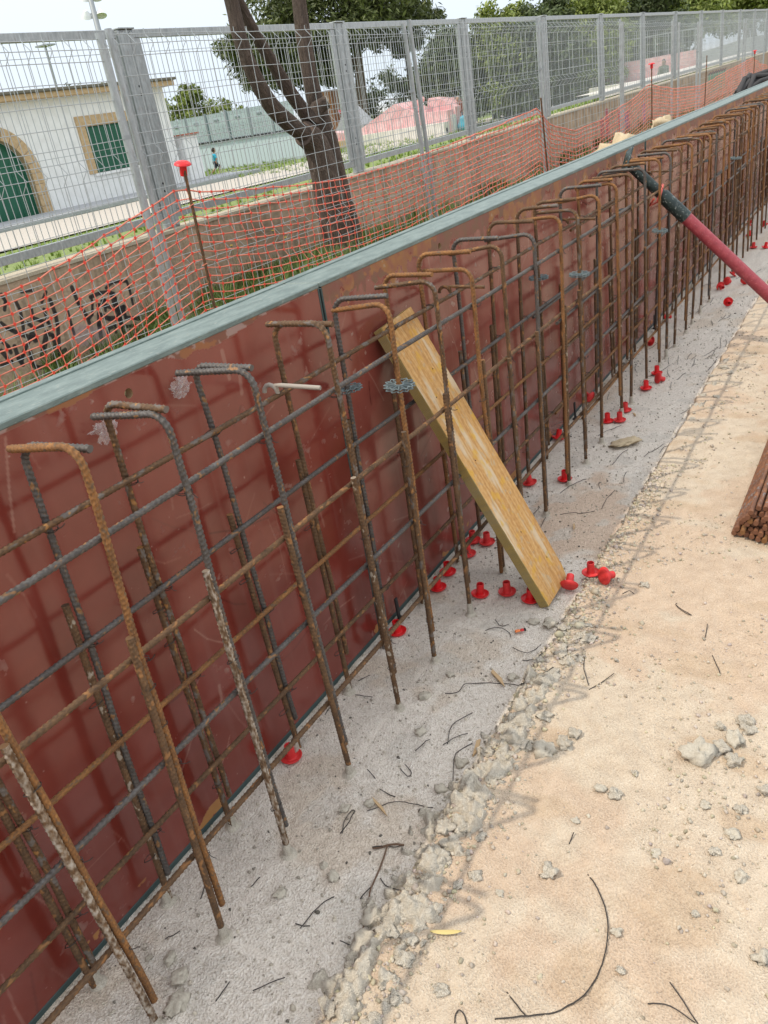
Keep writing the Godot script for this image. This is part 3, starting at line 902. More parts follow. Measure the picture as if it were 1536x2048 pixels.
	# level bars: inside the uprights of each layer, in lengths that lap
	var lev := [[0.775, 0.1765, "rebar_grey", 2.55], [0.583, 0.1765, "rebar_brown", 2.2], [0.388, 0.1765, "rebar_grey", 2.75], [0.19, 0.1765, "rebar_brown", 2.4], [0.772, 0.0605, "rebar_mixed", 2.7], [0.572, 0.0605, "rebar_grey", 2.3], [0.382, 0.0605, "rebar_orange", 2.6], [0.178, 0.0605, "rebar_brown", 2.45]]
	for k in lev.size():
		var l: Array = lev[k]
		obj("level_bar", straight(Vector3(-0.9, l[0] + .006, l[1]), Vector3(l[3] + .35, l[0] - 0.012, l[1]), Vector3.BACK, 0.0047, 0.0019, 10, k * 1.3, 0.0018), mats[l[2]], cage)
		obj("level_bar", straight(Vector3(l[3] - .2, l[0] - 0.024, l[1]), Vector3(5.6, l[0] - 0.02, l[1]), Vector3.BACK, 0.0047, 0.0042, 8, k * 2.3, 0.0018), mats[["rebar_orange", "rebar_brown", "rebar_grey", "rebar_mixed"][(k + 1) % 4]], cage)
		obj("level_bar", straight(Vector3(5.2, l[0] - 0.008, l[1]), Vector3(8.8, l[0] - 0.012, l[1]), Vector3.BACK, 0.0047, 0.0045, 8, k * 1.7, 0.0018), mats[["rebar_brown", "rebar_grey", "rebar_mixed", "rebar_orange"][k % 4]], cage)
	# short cross ties between the layers under the top level bars
	for t in [[0.768, "white_rebar"], [1.53, "rebar_brown"], [2.47, "rebar_brown"], [3.62, "rebar_mixed"], [4.9, "rebar_brown"]]:
		var pts := []
		for q in 7:
			var an := PI * (1.0 - q / 6.0)
			pts.push_back(Vector3(0, -0.016 + 0.016 * sin(an), 0.03 + 0.016 - 0.016 * cos(PI - an)))
		for q in 9:
			pts.push_back(Vector3(0.002 * q, -0.001 * q, 0.062 + q * 0.0115))
		for q in 0:
			pts.push_back(Vector3(0.018 + 0.003 * q, -0.01 - 0.02 * q * (q * .2 + .2), 0.165 + 0.012 * sin(q * .3)))
		var mb := MB.new()
		mb.tube(pts, 0.0045, 8)
		obj("cross_tie", mb, mats[t[1]], cage, Transform3D(Basis.IDENTITY, Vector3(t[0], 0.79, 0.0)))
	var wheel := wheel_mesh()
	for w in [[4, .708, .188, .1], [4, .69, .044, -.06], [10, .662, .188, .05], [10, .652, .044, .03], [15, .596, .188, .12], [15, .69, .044, -.1], [24, .66, .188, .1], [23, .68, .044, .0], [32, .63, .188, -.1]]:
		var wx: float = ELBOW[w[0]][0] if w[0] < ELBOW.size() else 4.445 + 0.203 * (w[0] - ELBOW.size() + 1)
		obj("wheel_spacer", wheel, mats.spacer_grey, cage, Transform3D(Basis(Vector3(1, 0, .6).normalized(), w[3]), Vector3(wx + (0.016 if w[2] < .1 else 0.0), w[1], w[2])))
	# knots of tie wire at the crossings
	var kn := MB.new()
	for k in range(-1, 22):
		var fx: float = .024 if k < 0 else FOOT[k]
		var ex: float = -.02 if k < 0 else ELBOW[k][0]
		for l in lev:
			if rng.randf() < 0.45: continue
			var inner: bool = l[1] < .1
			var c := Vector3(lerpf(fx, ex, l[0] / .88) + (.012 if inner else 0.0), l[0] - .006, (l[1] + (0.048 if inner else 0.188)) * 0.5)
			for w in [-1.0, 1.0]:
				var ring := []
				for q in 9:
					var an := TAU * q / 8.0
					ring.push_back(c + Vector3(cos(an) * 0.0055 + w * sin(an) * .004, sin(an) * 0.0062 - w * cos(an) * .001, sin(an + .3 * w) * .002 + cos(an) * 0.0115))
				kn.tube(ring, 0.0007, 4, false)
			var d := Vector3(rng.randf_range(.2, 1), rng.randf_range(-1, .4), .5 if not inner else .2).normalized()
			var s0 := c + Vector3(.004, -.003, .012 if not inner else .008)
			kn.tube([s0, s0 + d * 0.008, s0 + d * 0.014 + Vector3(0, .003, 0)], 0.0008, 4, false)
		if k < 12:
			for yy in [0.12, 0.46, 0.53]:
				for zz in [0.188, 0.044]:
					if rng.randf() < .4: continue
					var ring := []
					for q in 9:
						var an := TAU * q / 8.0
						ring.push_back(Vector3(lerpf(fx, ex, yy / .88) - .0064 + cos(an) * 0.0135, yy + rng.randf_range(-.001, .001) + .002 * sin(an), zz + sin(an) * 0.0078))
					kn.tube(ring, 0.0008, 4, false)
	var ko := obj("wire_knots", kn, mats.tie_wire, cage)
	ko.set_meta("kind", "stuff")

# ---------------------------------------------------------------- formwork
func plate_with_holes(x0: float, x1: float, y0: float, y1: float, z: float, holes: Array, r: float) -> MB:
	var b := MB.new()
	var W := x1 - x0
	var H := y1 - y0
	var pt := func(x: float, y: float) -> int:
		return b.vert(Vector3(x, y, z), Vector3.BACK, Vector2((x - x0) / W, 1.0 - (y - y0) / H))
	var rect := func(a: float, c: float, d: float, e: float) -> void:
		var k: int = pt.call(a, d)
		pt.call(c, d); pt.call(c, e); pt.call(a, e)
		b.tri(k, k + 1, k + 2); b.tri(k, k + 2, k + 3)
	var x := x0
	for h in holes:
		var s := r * 1.6
		rect.call(x, h.x - s, y0, y1)
		rect.call(h.x - s, h.x + s, y0, h.y - s)
		rect.call(h.x - s, h.x + s, h.y + s, y1)
		var m := 24
		var k0 := b.v.size()
		for q in m + 1:
			var an := TAU * q / m
			var d := Vector2(cos(an), sin(an))
			var o := d * (s / maxf(absf(d.x), absf(d.y)))
			pt.call(h.x + d.x * r, h.y + d.y * r)
			pt.call(h.x + o.x, h.y + o.y)
		for q in m:
			var k := k0 + q * 2
			b.tri(k, k + 1, k + 3); b.tri(k, k + 3, k + 2)
		x = h.x + s
	rect.call(x, x1, y0, y1)
	return b

func build_formwork() -> void:
	var starts := [-1.655, 1.051, 3.768, 6.48]
	var labels := ["nearest red formwork panel, with clear film scraps stuck under its top edge", "second red formwork panel, behind the leaning plank", "third red formwork panel, behind the dark green and red prop", "farthest red formwork panel at the right edge of the photo"]
	for k in 4:
		var t := thing("formwork_panel", labels[k], "formwork panel", Vector3(starts[k], 0, 0), "red formwork panels in a row")
		var L := 2.702
		var H := 0.918
		var holes := [Vector2(0.57 if k != 0 else 2.131 - 1.35, 0.877), Vector2(2.131, 0.877)]
		obj("face_sheet", plate_with_holes(0.006, L - 0.006, 0.012, H - 0.006, -0.0015, holes, 0.0085), mats.panel_near if k == 0 else (mats.panel_far if k % 2 == 1 else mats.panel_far2), t)
		var bk := plate_with_holes(0.006, L - 0.006, 0.012, H - 0.006, -0.019, holes, 0.0085)
		for q in bk.n.size(): bk.n[q] = Vector3.FORWARD
		for q in range(0, bk.i.size(), 3):
			var sw := bk.i[q]
			bk.i[q] = bk.i[q + 1]; bk.i[q + 1] = sw
		obj("back_sheet", bk, mats.ply_wood, t)
		var top := MB.new()
		top.box(Vector3(L / 2, H - 0.0055, -0.058), Vector3(L - 0.0015, 0.011, 0.116), 0.0018)
		top.box(Vector3(L / 2, H + 0.0008, -0.104), Vector3(L - 0.0015, 0.004, 0.02), 0.001)
		obj("top_rail", top, mats.frame_paint, t)
		var bot := MB.new()
		bot.box(Vector3(L / 2, 0.0065, -0.058), Vector3(L - 0.002, 0.013, 0.116), 0.001)
		obj("bottom_rail", bot, mats.frame_edge, t)
		for s in [0.0035, L - 0.0035]:
			var sd := MB.new()
			sd.box(Vector3(s, H / 2, -0.058), Vector3(0.0055, H - 0.026, 0.1155), 0.001)
			obj("side_rail", sd, mats.frame_edge, t)
		for s in 5:
			var rb := MB.new()
			rb.box(Vector3(L * (s + 1) / 6.0, H / 2, -0.064), Vector3(0.05, H - 0.03, 0.084), 0.002)
			obj("rib", rb, mats.frame_paint, t)
		for h in holes:
			var rg := MB.new()
			rg.lathe([Vector2(0.0086, -0.0175), Vector2(0.0086, 0.0)], 18, Transform3D(Basis(Vector3.RIGHT, PI / 2), Vector3(h.x, h.y, -0.0016)))
			for q in rg.n.size(): rg.n[q] = -rg.n[q]
			for q in range(0, rg.i.size(), 3):
				var sw := rg.i[q]
				rg.i[q] = rg.i[q + 1]; rg.i[q + 1] = sw
			obj("tie_hole", rg, mats.ply_wood, t)
	# clear film stuck on the nearest panel
	for f in [["scrap of crumpled clear film hanging beside the leftmost hooks in full view", Vector3(0.40, 0.845, 0.012), 0.03, 3], ["torn clear film stuck to the red panel beside the third pair of hooks", Vector3(0.585, 0.85, 0.006), 0.03, 8]]:
		var b := MB.new()
		var nn := fn(0.1, f[3], 3)
		var m := 18
		var k0 := 0
		for j in m + 1:
			for q in m + 1:
				var u := (q / float(m) - .5) * 2.0
				var w := (j / float(m) - .5) * 2.0
				var rr: float = f[2] * (1.0 + 0.5 * nn.get_noise_2d(u * 14.0 + 40.0, w * 14.0))
				b.vert(Vector3(u * rr, w * rr * 0.85, 0.011 * nn.get_noise_2d(u * 32.0, w * 32.0)), Vector3(nn.get_noise_2d(u * 25.0, w * 25.0) * .8, nn.get_noise_2d(u * 25.0 + 90.0, w * 25.0) * .8, 1).normalized(), Vector2(u, w))
		for j in m:
			for q in m:
				var a := k0 + j * (m + 1) + q
				var u := (q + .5) / m - .5
				var w := (j + .5) / m - .5
				if Vector2(u, w).length() > .4 + .16 * nn.get_noise_2d(cos(atan2(u, w)) * 12.0, sin(atan2(u, w)) * 12.0): continue
				b.tri(a, a + 1, a + m + 2); b.tri(a, a + m + 2, a + m + 1)
		var o := obj("film_scrap", b, mats.clear_film)
		o.position = f[1]
		tag(o, f[0], "plastic film")

# ---------------------------------------------------------------- loose things on the footing
func build_plank() -> void:
	var t := thing("wooden_plank", "weathered yellow-edged wooden plank leaning through the rebar cage", "plank")
	var a := Vector3(-.071, .906, -.417).normalized()
	var w := Vector3(.995, .096, .04)
	w = (w - a * w.dot(a)).normalized()
	var n := w.cross(a)
	var L := 0.835
	var W := 0.144
	var T := 0.027
	var o := Vector3(1.281, 0.012, 0.378)
	var fb := MB.new()
	var nn := fn(0.1, 9, 2)
	# front face as a strip so that its long edges are a little worn
	var m := 60
	for j in m + 1:
		var y := L * j / m
		var e0 := 0.0015 + 0.0022 * absf(nn.get_noise_1d(y * 300.0)); var e1 := W - 0.0015 - 0.0022 * absf(nn.get_noise_1d(y * 300.0 + 99.0))
		if j < 4: e1 -= (4 - j) * (4 - j) * 0.0008
		fb.vert(o + a * y + w * e0, n, Vector2(0.02, y / L)); fb.vert(o + a * y + w * e1, n, Vector2(0.98, y / L))
	for j in m:
		fb.tri(j * 2, j * 2 + 1, j * 2 + 3); fb.tri(j * 2, j * 2 + 3, j * 2 + 2)
	obj("face", fb, mats.plank_wood, t)
	var sb := MB.new()
	for sd in 2:
		var k0 := sb.v.size()
		for j in m + 1:
			var y := L * j / m
			var p := fb.v[j * 2 + sd]
			var d := -w if sd == 0 else w
			var q := o + a * y + (Vector3.ZERO if sd == 0 else w * (W - (0.0 if j >= 4 else (4 - j) * (4 - j) * 0.0008)))
			sb.vert(p, (d + n).normalized(), Vector2(0, y)); sb.vert(q - n * 0.003, d, Vector2(.1, y)); sb.vert(q - n * T, d, Vector2(1, y))
		for j in m:
			for q in 2:
				var e := k0 + j * 3 + q
				if sd == 0: sb.tri(e, e + 3, e + 4); sb.tri(e, e + 4, e + 1)
				else: sb.tri(e, e + 4, e + 3); sb.tri(e, e + 1, e + 4)
	sb.quad(o - n * T + w * W, o - n * T, o + a * L - n * T, o + a * L - n * T + w * W)
	sb.quad(o - n * T, o - n * T + w * (W - .0128), fb.v[1], fb.v[0])
	sb.quad(fb.v[m * 2], fb.v[m * 2 + 1], o + a * L - n * T + w * W, o + a * L - n * T)
	obj("edges", sb, mats.plank_edge, t).set_meta("label", "grey and yellow painted edges of the plank")
	for h in [[.62, .045], [.55, .042], [.43, .05], [.2, .06], [.09, .1], [.68, .09]]:
		var nb := MB.new()
		nb.lathe([Vector2(0.0, -0.001), Vector2(0.0016, -0.001), Vector2(0.0016, 0.0006), Vector2(0, 0.0006)], 8, Transform3D(Basis(w, n, a), o + a * h[0] + w * h[1]))
		obj("nail", nb, mats.hole_dark, t)

func build_prop() -> void:
	var t := thing("push_pull_prop", "dark green and red steel prop bracing the formwork", "prop")
	var p0 := Vector3(3.27, .873, .05)
	var p1 := Vector3(3.5, 0.02, .83)
	var d := (p1 - p0).normalized()
	var at := func(s: float) -> Vector3: return p0 + (p1 - p0) * s
	var hd := MB.new()
	var pd := Vector3(.75, .66, .05).normalized()
	var bs := Basis(pd, d, pd.cross(d).normalized()).orthonormalized()
	hd.box(at.call(-0.005), Vector3(0.135, 0.008, 0.05), 0.002, bs)
	hd.box(at.call(0.02) + pd * 0.012, Vector3(0.05, 0.03, 0.008), 0.001, bs)
	obj("head_plate", hd, mats.prop_green, t)
	var b := MB.new()
	b.tube([at.call(0.0), at.call(0.1), at.call(0.2)], 0.0215, 24)
	obj("inner_tube", b, mats.prop_green, t)
	b = MB.new()
	b.tube([at.call(0.168), at.call(0.172), at.call(0.2), at.call(0.288)], [0.0255, 0.0285, 0.0285, 0.0285], 24)
	obj("sleeve", b, mats.prop_green, t)
	b = MB.new()
	var sd := d.cross(Vector3(.2, .3, 1)).normalized()
	var s2 := d.cross(sd)
	var ring := []
	for q in 17:
		var an := TAU * q / 16.0
		ring.push_back(at.call(0.16 + 0.014 * sin(an)) + (sd * cos(an) + s2 * sin(an)) * 0.029)
	b.tube(ring, 0.006, 8, false)
	b.tube([at.call(0.156) + s2 * 0.03 + sd * .01, at.call(0.165) + s2 * 0.062 - sd * .012, at.call(0.18) + s2 * 0.03 - sd * .03], 0.005, 8)
	obj("pin_handle", b, mats.collar_red, t)
	b = MB.new()
	b.tube([at.call(0.28), at.call(0.5), at.call(0.8), at.call(1.0)], 0.026, 24)
	obj("outer_tube", b, mats.prop_red, t)
	b = MB.new()
	b.box(Vector3(p1.x, 0.025, p1.z + .01), Vector3(0.14, 0.012, 0.14), 0.002)
	obj("foot_plate", b, mats.prop_red, t)

func cap_mesh() -> ArrayMesh:
	var b := MB.new()
	b.lathe([Vector2(0, 0), Vector2(0.009, 0.0003), Vector2(0.0165, 0.0016), Vector2(0.0215, 0.0042), Vector2(0.0243, 0.008), Vector2(0.0247, 0.0098), Vector2(0.0235, 0.0104), Vector2(0.0195, 0.0078), Vector2(0.0135, 0.0066), Vector2(0.0112, 0.008), Vector2(0.0106, 0.012), Vector2(0.0101, 0.0385), Vector2(0.0096, 0.0395), Vector2(0.0082, 0.0395), Vector2(0.0079, 0.0385), Vector2(0.0079, 0.013), Vector2(0, 0.013)], 28)
	return b.mesh()

const CAPS := [
	[.578, .045, 0, 0, "nearest red cap standing at the foot of the red panel, left of the rest"],
	[1.062, .042, 0, 0, "red cap standing by the panel foot just past the first panel joint"],
	[1.285, .05, 0, 0, "red cap against the panel foot, first of the close pair left of the plank"],
	[1.365, .042, 0, 0, "red cap against the panel foot, second of the close pair left of the plank"],
	[1.476, .055, 0, 0, "red cap at the panel foot, nearest of the three beside the upper plank edge"],
	[1.556, .035, 0, 0, "red cap at the panel foot, rearmost of the three beside the plank edge"],
	[1.557, .082, 0, 0, "red cap at the panel foot, the one touching the plank edge in view"],
	[1.288, .178, 6, 40, "red cap leaning a little on the footing, leftmost of the row before the plank foot"],
	[1.319, .246, 0, 0, "red cap standing on the footing, middle of the row before the plank foot"],
	[1.304, .318, 4, 0, "red cap half hidden behind the plank foot"],
	[1.372, .402, 62, 100, "red cap tipped on its side against the plank foot, tube to the right"],
	[1.456, .436, 0, 0, "red cap standing on the sand edge right of the plank"],
	[1.416, .478, 104, 55, "red cap lying on the sand with its round dome towards the viewer"],
	[1.973, .062, 10, 200, "red cap at the panel foot just right of the plank's middle"],
	[2.029, .165, 0, 0, "red cap standing behind a rusty bar foot, right of the plank"],
	[2.366, .022, 16, 60, "red cap at the panel foot behind the lowest level bar"],
	[2.773, .03, 70, 160, "red cap lying on its side against the panel foot farther on"],
	[2.568, .154, 0, 0, "left red cap of the trio standing near the flat stone"],
	[2.575, .2, 0, 0, "front right red cap of the trio standing near the flat stone"],
	[2.69, .19, 0, 0, "rear red cap of the trio standing near the flat stone"],
	[2.947, .207, 0, 0, "red cap standing in front of a tipped one, past the flat stone"],
	[3.035, .228, 112, 40, "red cap tipped over with its dome showing, past the flat stone"],
	[3.14, .205, 0, 0, "red cap standing just behind the tipped one, past the flat stone"],
	[3.969, .04, 78, 10, "red cap seen between bars, close to the panel foot far along"],
	[3.576, .078, 66, 230, "red cap on its side seen between bars close to the panel foot"],
	[4.64, .196, 96, 310, "lower red cap of a lying pair under the red prop tube"],
	[4.75, .212, 110, 60, "upper red cap of a lying pair, dome up, under the red prop tube"],
	[4.283, .302, 92, 290, "single red cap lying on its side near the footing edge below the prop"],
	[4.95, .212, 40, 20, "red cap half covered by the upper red prop tube"],
	[4.742, .312, 75, 80, "red cap half covered by the lower red prop tube"],
	[5.759, .214, 0, 0, "red cap standing beyond the prop, left of two"],
	[5.741, .288, 12, 0, "red cap standing beyond the prop, right of two at the photo's edge"],
	[6.51, .163, 105, 40, "farthest red cap with its dome towards the viewer"],
	[6.613, .05, 50, 0, "far red cap glimpsed between the dense bars"],
	[6.2, .12, 0, 0, "far red cap standing between the dense bars"]]

func build_caps() -> void:
	var m := cap_mesh()
	for c in CAPS:
		var tip := deg_to_rad(c[2])
		var bs := Basis(Vector3.UP, deg_to_rad(c[3])) * Basis(Vector3.RIGHT, tip)
		var low := 0.0
		# lowest point of the tilted cap
		for p in [[0.0, 0.0], [0.0247, 0.009], [0.0165, 0.0016], [0.0101, 0.0395]]:
			for s in [-1.0, 1.0]:
				low = minf(low, (bs * Vector3(0, p[1], p[0] * s)).y)
		var g := slab_y(c[0], c[1]) if c[1] < edge_z(c[0]) - .01 else sand_y(c[0], c[1])
		var o := obj("rebar_guard", m, mats.cap_red if int(c[0] * 100.0) % 2 == 0 else mats.cap_dusty, self, Transform3D(bs, Vector3(c[0], g - low + .0005, c[1])))
		tag(o, c[4], "rebar cap", "red plastic rebar caps on the ground")

func wire_thing(pts: Array, lift: float, r: float, label: String, group: String, m: Material, called := "wire_offcut") -> void:
	var q := []
	for k in pts.size() - 1:
		var a := Vector2(pts[k][0], pts[k][1])
		var b := Vector2(pts[k + 1][0], pts[k + 1][1])
		var n := 4
		for j in n:
			q.push_back(a.lerp(b, float(j) / n))
	q.push_back(Vector2(pts[-1][0], pts[-1][1]))
	for pass_ in 2:
		for k in range(1, q.size() - 1):
			q[k] = (q[k - 1] + q[k] * 2.0 + q[k + 1]) * 0.25
	var out := []
	var ph := rng.randf() * 6.0
	for k in q.size():
		var g := maxf(slab_y(q[k].x, q[k].y) if q[k].y < 0.47 else -1.0, sand_y(q[k].x, q[k].y))
		out.push_back(Vector3(q[k].x, g + r + lift * (0.5 + 0.5 * sin(ph + k * 0.7)), q[k].y))
	var b := MB.new()
	var o3: Vector3 = out[0]
	for k in out.size(): out[k] = out[k] - o3
	b.tube(out, r, 6)
	var o := obj(called, b, m, self, Transform3D(Basis.IDENTITY, o3))
	tag(o, label, "wire", group)

const SLAB_WIRES := [[[.886, .269], [.902, .3], [.935, .297], [.968, .372], [.966, .435]], [[1.146, .256], [1.164, .29], [1.158, .32], [1.133, .333]], [[1.19, .265], [1.174, .286], [1.181, .307]], [[1.096, .352], [1.076, .398], [1.137, .41]], [[1.062, .391], [1.074, .437]], [[.741, .346], [.792, .328], [.846, .357]], [[.735, .338], [.755, .352], [.784, .374]], [[.625, .415], [.726, .369], [.761, .396]], [[.446, .259], [.479, .261], [.505, .259], [.508, .249], [.47, .252], [.448, .262]], [[.514, .28], [.558, .319], [.564, .361], [.573, .396]], [[.246, .305], [.309, .316], [.324, .325]], [[.44, .336], [.458, .364], [.466, .387]], [[.252, .385], [.255, .408], [.265, .436]], [[.389, .383], [.376, .406], [.381, .429]], [[.639, .285], [.62, .314], [.642, .313], [.649, .292]], [[.607, .224], [.595, .25]], [[.569, .277], [.569, .313]], [[.812, .065], [.811, .115]], [[.854, .046], [.881, .066]], [[.278, .168], [.299, .176]], [[.25, .292], [.257, .319]], [[.219, .098], [.263, .078]], [[.122, .299], [.162, .335]], [[.083, .252], [.116, .256]], [[.719, .04], [.754, .038]], [[.127, .098], [.153, .109]], [[.335, .374], [.37, .378]], [[.696, .291], [.734, .307]], [[1.595, .426], [1.635, .465]], [[1.782, .234], [1.813, .289], [1.84, .328]], [[1.052, .433], [1.135, .434]]]
const SAND_WIRES := [[[1.106, .531], [1.052, .544], [1.002, .573]], [[.989, .578], [1.057, .614]], [[1.199, .797], [1.142, .824]], [[.604, .671], [.58, .67]], [[1.311, .765], [1.259, .77]], [[1.388, .541], [1.405, .553], [1.395, .569]], [[.283, .673], [.259, .713]], [[.394, .887], [.352, .935]], [[.354, .865], [.361, .895], [.352, .931]]]
const STONES := [[.447, .791, .009], [.512, .659, .014], [.447, .546, .012], [.243, .579, .011], [.634, .663, .007], [.725, .682, .01], [.722, .71, .012], [1.44, .585, .011], [1.111, .603, .006], [.617, .811, .008], [.786, .732, .007], [.875, .83, .03], [.903, .866, .017], [.941, .887, .018], [.98, .909, .015], [.88, .897, .016], [.704, .922, .012], [.765, .925, .009], [.829, .957, .012], [.621, .948, .012], [.656, .902, .009], [.523, .897, .006], [.487, 1.0, .013], [.385, .816, .006], [.436, .597, .007], [.296, .498, .012], [.199, .524, .011], [.809, .584, .017], [.781, .552, .022], [.844, .594, .012], [.754, .867, .01], [.967, .855, .012], [1.006, .896, .014]]
const SLAB_STONES := [[.373, .269, .008], [.357, .299, .011], [.313, .412, .017], [.105, .129, .012], [.085, .171, .014], [.052, .197, .018], [.5, .235, .01], [.531, .275, .01], [.752, .273, .012], [.953, .249, .008], [.859, .229, .012], [1.22, .403, .018], [1.218, .361, .013], [.287, .23, .01], [.268, .424, .02], [.7, .395, .013], [.62, .39, .012], [.99, .392, .011]]

func build_pins() -> void:
	for p in [[1.115, "short dark steel pin upright at the panel foot past the first joint"], [2.585, "short dark steel pin upright at the panel foot behind the flat stone"], [3.86, "short dark steel pin upright at the panel foot below the prop"]]:
		var b := MB.new()
		b.box(Vector3(0, .035, 0), Vector3(.012, .075, .006), .0015, Basis(Vector3.BACK, .05))
		b.box(Vector3(0, .004, .004), Vector3(.03, .008, .02), .002)
		tag(obj("form_pin", b, mats.black_plastic, self, Transform3D(Basis.IDENTITY, Vector3(p[0], 0, .018))), p[1], "steel pin", "dark pins at the panel foot")

func zone(x: float, z: float) -> String:
	if x < .2: return "bottom left"
	if x < .42: return "by the long twig"
	if x < .62: return "level with the nearest cap"
	if x < .82: return "past the nearest cap"
	if x < 1.02: return "by the wooden slivers"
	if x < 1.24: return "near the tiny lighter"
	if x < 1.6: return "around the plank foot"
	if x < 2.3: return "between plank and flat stone"
	if x < 3.3: return "past the flat stone"
	if x < 4.4: return "just before the red prop"
	return "beyond the red prop"

func build_debris() -> void:
	rng.seed = 5
	for w in SLAB_WIRES:
		wire_thing(w, 0.006, 0.00095, "bent dark wire offcut on the footing " + zone(w[0][0], w[0][1]), "wire offcuts on the footing", mats.tie_wire)
	for k in 46:
		var x := rng.randf_range(1.5, 5.5)
		var z := rng.randf_range(.06, .42)
		var an := rng.randf_range(-.6, .8)
		var l := rng.randf_range(.03, .09)
		wire_thing([[x, z], [x + cos(an) * l, z + sin(an) * l * .6 + rng.randf_range(-.012, .012)], [x + cos(an) * l * 1.8, z + sin(an) * l]], 0.005, 0.00095, "bent dark wire offcut on the footing " + zone(x, z), "wire offcuts on the footing", mats.tie_wire)
	for w in SAND_WIRES:
		wire_thing(w, 0.004, 0.00095, "dark wire offcut on the sand " + zone(w[0][0], w[0][1]), "wire offcuts on the sand", mats.tie_wire)
	wire_thing([[.533, .719], [.511, .743], [.484, .764], [.451, .779], [.408, .788], [.36, .789], [.314, .777], [.283, .749], [.261, .719], [.237, .673]], 0.003, 0.0011, "long curved dark wire lying on the sand at the bottom of the photo", "", mats.tie_wire, "long_wire")
	wire_thing([[.205, .623], [.219, .617], [.226, .622], [.222, .632], [.205, .645]], 0.003, 0.001, "small wire loop cut by the bottom edge of the photo", "", mats.tie_wire)
	wire_thing([[1.372, .679], [1.341, .725], [1.338, .72], [1.375, .674], [1.377, .681]], 0.003, 0.0009, "narrow hairpin of dark wire on the sand near the round cap", "", mats.tie_wire)
	# a dry twig on the footing
	wire_thing([[.455, .361], [.407, .372], [.364, .377], [.315, .401], [.268, .41], [.244, .412]], 0.004, 0.0016, "long dry twig lying along the footing edge", "", mats.rusty_wire, "twig")
	wire_thing([[.44, .336], [.458, .364], [.468, .39]], 0.006, 0.0022, "short dry twig lying across the end of the long one", "", mats.rusty_wire, "twig")
	var nz := fn(0.01, 99, 3)
	for s in STONES:
		var b := MB.new()
		b.rock(Vector3.ZERO, Vector3(s[2] * rng.randf_range(.9, 1.2), s[2] * rng.randf_range(.55, .75), s[2] * rng.randf_range(.8, 1.1)), nz, rng.randf() * 90.0, 9, .55)
		var o := obj("loose_stone", b, mats.grey_stone if rng.randf() < .4 else mats.broken_concrete, self, Transform3D(Basis(Vector3.UP, rng.randf() * 6.0), Vector3(s[0], sand_y(s[0], s[1]) + s[2] * .16, s[1])))
		if s[2] > .025: tag(o, "largest pale concrete lump on the sand at the right", "stone", "")
		else: tag(o, "small loose stone on the sand " + zone(s[0], s[1]), "stone", "loose stones on the sand")
	for s in SLAB_STONES:
		var b := MB.new()
		b.rock(Vector3.ZERO, Vector3(s[2] * rng.randf_range(.9, 1.2), s[2] * rng.randf_range(.5, .7), s[2]), nz, rng.randf() * 90.0, 8, .4)
		var o := obj("loose_stone", b, mats.grey_stone, self, Transform3D(Basis(Vector3.UP, rng.randf() * 6.0), Vector3(s[0], slab_y(s[0], s[1]) + s[2] * .3, s[1])))
		tag(o, "small grey stone on the footing " + zone(s[0], s[1]), "stone", "loose stones on the footing")
	# lumps of broken concrete along the edge
	for k in 130:
		var x := rng.randf_range(.06, 1.3) if k < 112 else rng.randf_range(2.4, 5.0)
		var z := edge_z(x) + rng.randf_range(0.0, .1)
		var r := (.0042 + .0105 * pow(rng.randf(), 2.4)) * (1.5 if k % 17 == 0 else 1.0)
		var b := MB.new()
		b.rock(Vector3.ZERO, Vector3(r * 1.3, r * .5, r), nz, k * 3.3, 9, .6)
		var o := obj("concrete_lump", b, mats.broken_concrete, self, Transform3D(Basis(Vector3.UP, k * 1.1), Vector3(x, sand_y(x, z) + r * .15, z)))
		tag(o, "crumbly concrete lump along the footing edge " + zone(x, z), "concrete lump", "broken concrete along the footing edge")
	var fs := MB.new()
	fs.rock(Vector3.ZERO, Vector3(.052, .009, .034), nz, 4.4, 12, .45)
	tag(obj("flat_stone", fs, mats.tan_stone, self, Transform3D(Basis(Vector3(1, 0, .3).normalized(), -.15) * Basis(Vector3.UP, -.9), Vector3(2.366, .012, .278))), "flat brown stone slab lying on the footing past the plank", "stone")
	# wood chips, a leaf, a lighter
	for w in [[.975, .365, .035, .006, .9, "split wooden sliver on the footing near the concrete ridge"], [.75, .41, .026, .006, .2, "short flat wooden chip wedged in the footing edge gap"], [.53, .3, .03, .0035, 1.1, "thin pale wooden splinter lying on the footing"], [2.66, .235, .02, .004, .5, "small wooden chip beside the trio of red caps"], [1.72, .3, .018, .004, .3, "small brown wooden chip on the tan stained footing"]]:
		var b := MB.new()
		b.face([Vector3(-w[2], .004, -w[3] * .4), Vector3(-w[2] * .2, .0045, w[3]), Vector3(w[2], .004, w[3] * .6), Vector3(w[2] * .8, .0042, -w[3] * .7)])
		b.face([Vector3(-w[2], .004, -w[3] * .4), Vector3(-w[2], 0, -w[3] * .4), Vector3(-w[2] * .2, 0, w[3]), Vector3(-w[2] * .2, .0045, w[3])])
		b.face([Vector3(-w[2] * .2, .0045, w[3]), Vector3(-w[2] * .2, 0, w[3]), Vector3(w[2], 0, w[3] * .6), Vector3(w[2], .004, w[3] * .6)])
		b.face([Vector3(w[2], .004, w[3] * .6), Vector3(w[2], 0, w[3] * .6), Vector3(w[2] * .8, 0, -w[3] * .7), Vector3(w[2] * .8, .0042, -w[3] * .7)])
		b.face([Vector3(w[2] * .8, .0042, -w[3] * .7), Vector3(w[2] * .8, 0, -w[3] * .7), Vector3(-w[2], 0, -w[3] * .4), Vector3(-w[2], .004, -w[3] * .4)])
